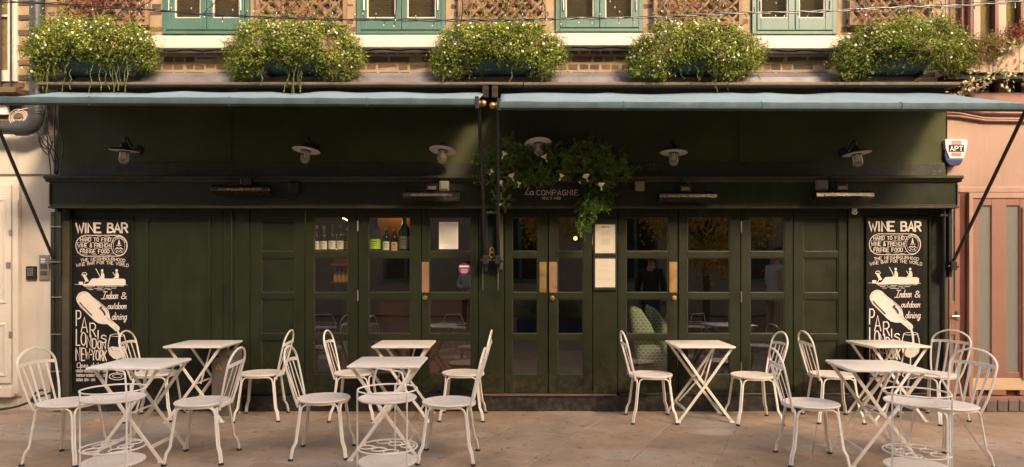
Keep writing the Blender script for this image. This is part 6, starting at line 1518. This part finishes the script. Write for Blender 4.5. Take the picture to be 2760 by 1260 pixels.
# ================================================================== people in the yard (seen mirrored in the panes)
def chain_mesh(name, verts, edges, radii, m_, parent, sub=2):
    me = bpy.data.meshes.new(name); me.from_pydata(verts, edges, []); me.materials.append(m_); o = bpy.data.objects.new(name, me); col.objects.link(o); o.parent = parent
    md = o.modifiers.new('skin', 'SKIN'); md.use_smooth_shade = True
    for sv, r_ in zip(me.skin_vertices[0].data, radii): sv.radius = r_ if isinstance(r_, tuple) else (r_, r_)
    me.skin_vertices[0].data[0].use_root = True
    s_ = o.modifiers.new('subsurf', 'SUBSURF'); s_.levels = 1; s_.render_levels = sub; return o
def person(loc, rz, H, label, top, legs, skin, elbows, coat=False, scale=1.0):
    e = empty('person', loc, rz, label, 'person'); k = H/1.72
    v = lambda x, y, z: (x*k, y*k, z*k)
    # faces -y ; pelvis is vertex 0
    (lx, ly, lz), (lhx, lhy, lhz), (rx, ry, rz_), (rhx, rhy, rhz) = elbows
    V = [v(0,0,.95), v(0,.01,1.1), v(0,.015,1.25), v(0,.01,1.38), v(0,.0,1.47), v(0,-.01,1.54), v(0,-.015,1.62), v(0,-.01,1.70),
         v(-.17,.01,1.39), v(lx,ly,lz), v(lhx,lhy,lhz), v(.17,.01,1.39), v(rx,ry,rz_), v(rhx,rhy,rhz),
         v(-.09,0,.88), v(-.10,-.01,.48), v(-.11,.02,.08), v(-.12,-.13,.035), v(.09,0,.88), v(.10,-.01,.48), v(.11,.02,.08), v(.12,-.13,.035)]
    E = [(0,1),(1,2),(2,3),(3,4),(4,5),(5,6),(6,7),(3,8),(8,9),(9,10),(3,11),(11,12),(12,13),(0,14),(14,15),(15,16),(16,17),(0,18),(18,19),(19,20),(20,21)]
    Rr = [(.14*k,.10*k),(.125*k,.09*k),(.14*k,.095*k),(.13*k,.085*k),(.055*k,.055*k),(.06*k,.065*k),(.082*k,.095*k),(.05*k,.06*k),
          .058*k,.042*k,.028*k,.058*k,.042*k,.028*k,.085*k,.058*k,.04*k,.035*k,.085*k,.058*k,.04*k,.035*k]
    chain_mesh('body', V, E, Rr, skin, e)
    # shirt, one surface
    Vs = [V[0], V[1], V[2], V[3], v(0,.0,1.45), V[8], V[9], tuple(Vector(V[9]).lerp(Vector(V[10]), .9)), V[11], V[12], tuple(Vector(V[12]).lerp(Vector(V[13]), .9)), v(0,0,.84)]
    chain_mesh('jacket' if coat else 'shirt', Vs, [(0,1),(1,2),(2,3),(3,4),(3,5),(5,6),(6,7),(3,8),(8,9),(9,10),(0,11)], [(.165*k,.125*k),(.155*k,.12*k),(.165*k,.12*k),(.15*k,.105*k),(.07*k,.07*k),.075*k,.058*k,.042*k,.075*k,.058*k,.042*k,(.165*k,.125*k)], top, e)
    Vl = [v(0,0,.93), V[14], V[15], v(-.11,.02,.12), V[18], V[19], v(.11,.02,.12)]
    chain_mesh('trousers', Vl, [(0,1),(1,2),(2,3),(0,4),(4,5),(5,6)], [(.155*k,.115*k),.10*k,.072*k,.06*k,.10*k,.072*k,.06*k], legs, e)
    chain_mesh('hair', [v(0,.03,1.66), v(0,.01,1.73), v(0,.05,1.60)], [(0,1),(0,2)], [(.088*k,.088*k),(.055*k,.07*k),(.07*k,.05*k)], M['hair'], e)
    mb = MB(); mb.lathe([(.0005,-.02),(.011,-.008),(.012,.006),(.0005,.018)], v(0,-.115,1.615), 8); obj('nose', mb, skin, e, smooth=True)
    for sx in (-1, 1):
        mb = MB(); mb.lathe([(.0005,-.007),(.010,0),(.0005,.007)], v(sx*.032,-.100,1.635), 8); obj('eye', mb, M['hair'], e, smooth=True)
    mb = MB(); mb.box(-.022*k,.022*k,-.112*k,-.10*k,1.575*k,1.583*k); obj('mouth', mb, M['red_door'], e)
    for (hx_, hy_, hz_), ex, sd in ((V[10], V[9], -1), (V[13], V[12], 1)):
        d_ = (Vector((hx_,hy_,hz_)) - Vector(ex)).normalized(); si = d_.cross(Vector((0,1,.1))).normalized(); o_ = Vector((hx_,hy_,hz_))
        HV = [tuple(o_), tuple(o_+d_*.06)]; HE = [(0,1)]; HR = [.024,.03]
        for f in range(4):
            b0 = o_+d_*.085+si*(f-1.5)*.017; i0 = len(HV); HV += [tuple(b0), tuple(b0+d_*.03*(1-.1*abs(f-1.5))), tuple(b0+d_*.055*(1-.12*abs(f-1.5)) + Vector((0,-.012,0)))]; HE += [(1,i0),(i0,i0+1),(i0+1,i0+2)]; HR += [.010,.009,.008]
        i0 = len(HV); HV += [tuple(o_+d_*.03+si*sd*.03), tuple(o_+d_*.06+si*sd*.048)]; HE += [(0,i0),(i0,i0+1)]; HR += [.012,.009]
        chain_mesh('hand', HV, HE, HR, skin, e, 1)
    return e
rest = ((-.24,.03,1.12),(-.22,-.06,.90),(.24,.03,1.12),(.22,-.06,.90))
person((-.98, -1.0, 0), R(180), 1.55, 'person in a white padded jacket mirrored in the door glass under the purple sticker', M['cloth_w'], M['cloth_k'], M['skin'], ((-.24,.0,1.15),(-.10,-.2,1.12),(.24,.0,1.15),(.10,-.2,1.10)), True)
person((2.5, 2.1, 0), R(20), 1.72, 'person in a black shirt mirrored in the door right of the menu frames', M['cloth_k'], M['jeans'], M['skin_l'], rest)
person((4.88, 1.7, 0), R(250), 1.80, 'person in a loose white shirt mirrored in the last glazed door', M['cloth_w'], M['cloth_b'], M['skin_l'], ((-.26,.06,1.14),(-.10,.14,1.02),(.26,.06,1.14),(.10,.14,.98)))

# ================================================================== other side of the yard
op = empty('opposite_building', (3, -6, 0), 0, 'yellow brick building across the yard, seen only mirrored in the glass', 'building')
OYF = -6.0
m = MB(); prof = [(-16,4.2),(34,4.2),(34,9.5),(18,9.6),(17.9,9.6),(10.2,9.6),(8.2,11.5),(-16,11.9)]; m.prism(prof, OYF-4, OYF); part('wall', m, M['fbrick'], op)  # unseen roofline, its step shaped to leave more sun at the right
m = MB(); m.box(-16, 34, OYF-4, OYF+.02, 0, 4.199); part('ground_floor_render', m, M['render_pale'], op)
for i in range(9):
    x = -14 + i*3.4
    for z0, z1 in ((1.0, 3.2), (4.6, 6.0)):
        if x > 15: continue
        m = MB(); m.box(x, x+1.3, OYF+.025, OYF+.06, z0, z1); wn_ = part('window', m, M['teal'], op)
        m = MB(); m.box(x+.1, x+.6, OYF+.061, OYF+.066, z0+.1, z1-.1); m.box(x+.7, x+1.2, OYF+.061, OYF+.066, z0+.1, z1-.1); part('pane', m, M['bottle_g'], wn_)
def tree(x, y, H, r_, zc, label, m_, N, seed, name='autumn_tree', zs=1.0):
    q = np.random.default_rng(seed); e = empty(name, (x, y, 0), 0, label, 'tree'); mb = MB()
    mb.tube([(0,0,0),(.03,.02,H*.25),(-.02,0,H*.5),(.04,.03,H*.8)], [.10,.08,.06,.03], 10); tr = obj('trunk', mb, M['bark'], e, smooth=True)
    K = 46; c = q.normal(size=(K,3)); c /= np.linalg.norm(c, axis=1, keepdims=True); c *= (q.uniform(.25, 1, K)**.5)[:, None]*r_; c[:,2] = c[:,2]*zs + zc
    for k in range(12):
        mb = MB(); a = Vector((0,0,zc*.6+.1*k*.3)); b_ = Vector(c[k]); mb.tube([a, a.lerp(b_, .5)+Vector((0,0,.1)), b_], [.03,.02,.008], 6); obj('limb', mb, M['bark'], e, smooth=True)
    i = q.integers(0, K, N); P = c[i] + q.normal(size=(N,3))*r_*.16; n = q.normal(size=(N,3)) + np.array([0,0,.4]); leafmesh('crown', P, n, q.uniform(.06,.11,N), q.uniform(.04,.07,N), m_, e)
tree(4.6, -1.9, 3.6, 1.55, 3.0, 'tree with yellow autumn leaves mirrored in the right hand doors', M['autumn'], 9000, 1)
tree(.9, -2.2, 3.6, .9, 2.9, 'smaller orange leaved tree mirrored in the entrance door', M['autumn'], 3500, 2)
tree(9.9, -1.2, 9.4, 1.9, 7.8, 'tall airy tree in the gap of the yard that dapples the sun', M['greenleaf'], 5200, 3, 'tall_tree', 1.1)
tree(12.6, -2.5, 10.4, 1.7, 9.0, 'second tall tree behind the first at the yard gap', M['greenleaf'], 2600, 4, 'tall_tree', 1.0)
e = empty('blue_planter', (.9, -1.3, 0), 0, 'blue tub mirrored low in the entrance door', 'planter'); mb = MB(); mb.box(-.8,.8,-.25,.25,0,.28); obj('tub', mb, M['blue_pot'], e, bevel=.02)
q = np.random.default_rng(8); e = empty('hedge_bush', (.9, -1.3, .28), 0, 'round green bush in the blue tub', 'bush'); P = q.normal(size=(5000,3))*np.array([.42,.17,.15]) + np.array([0,0,.22]); P[:,2] = abs(P[:,2]); leafmesh('foliage', P, q.normal(size=P.shape)+np.array([0,0,.5]), q.uniform(.03,.06,5000), q.uniform(.02,.03,5000), M['greenleaf'], e)
mb = MB(); mb.tube([(-.3,0,0),(-.3,0,.2)], .02, 6); mb.tube([(.3,0,0),(.3,0,.2)], .02, 6); obj('stem', mb, M['bark'], e)
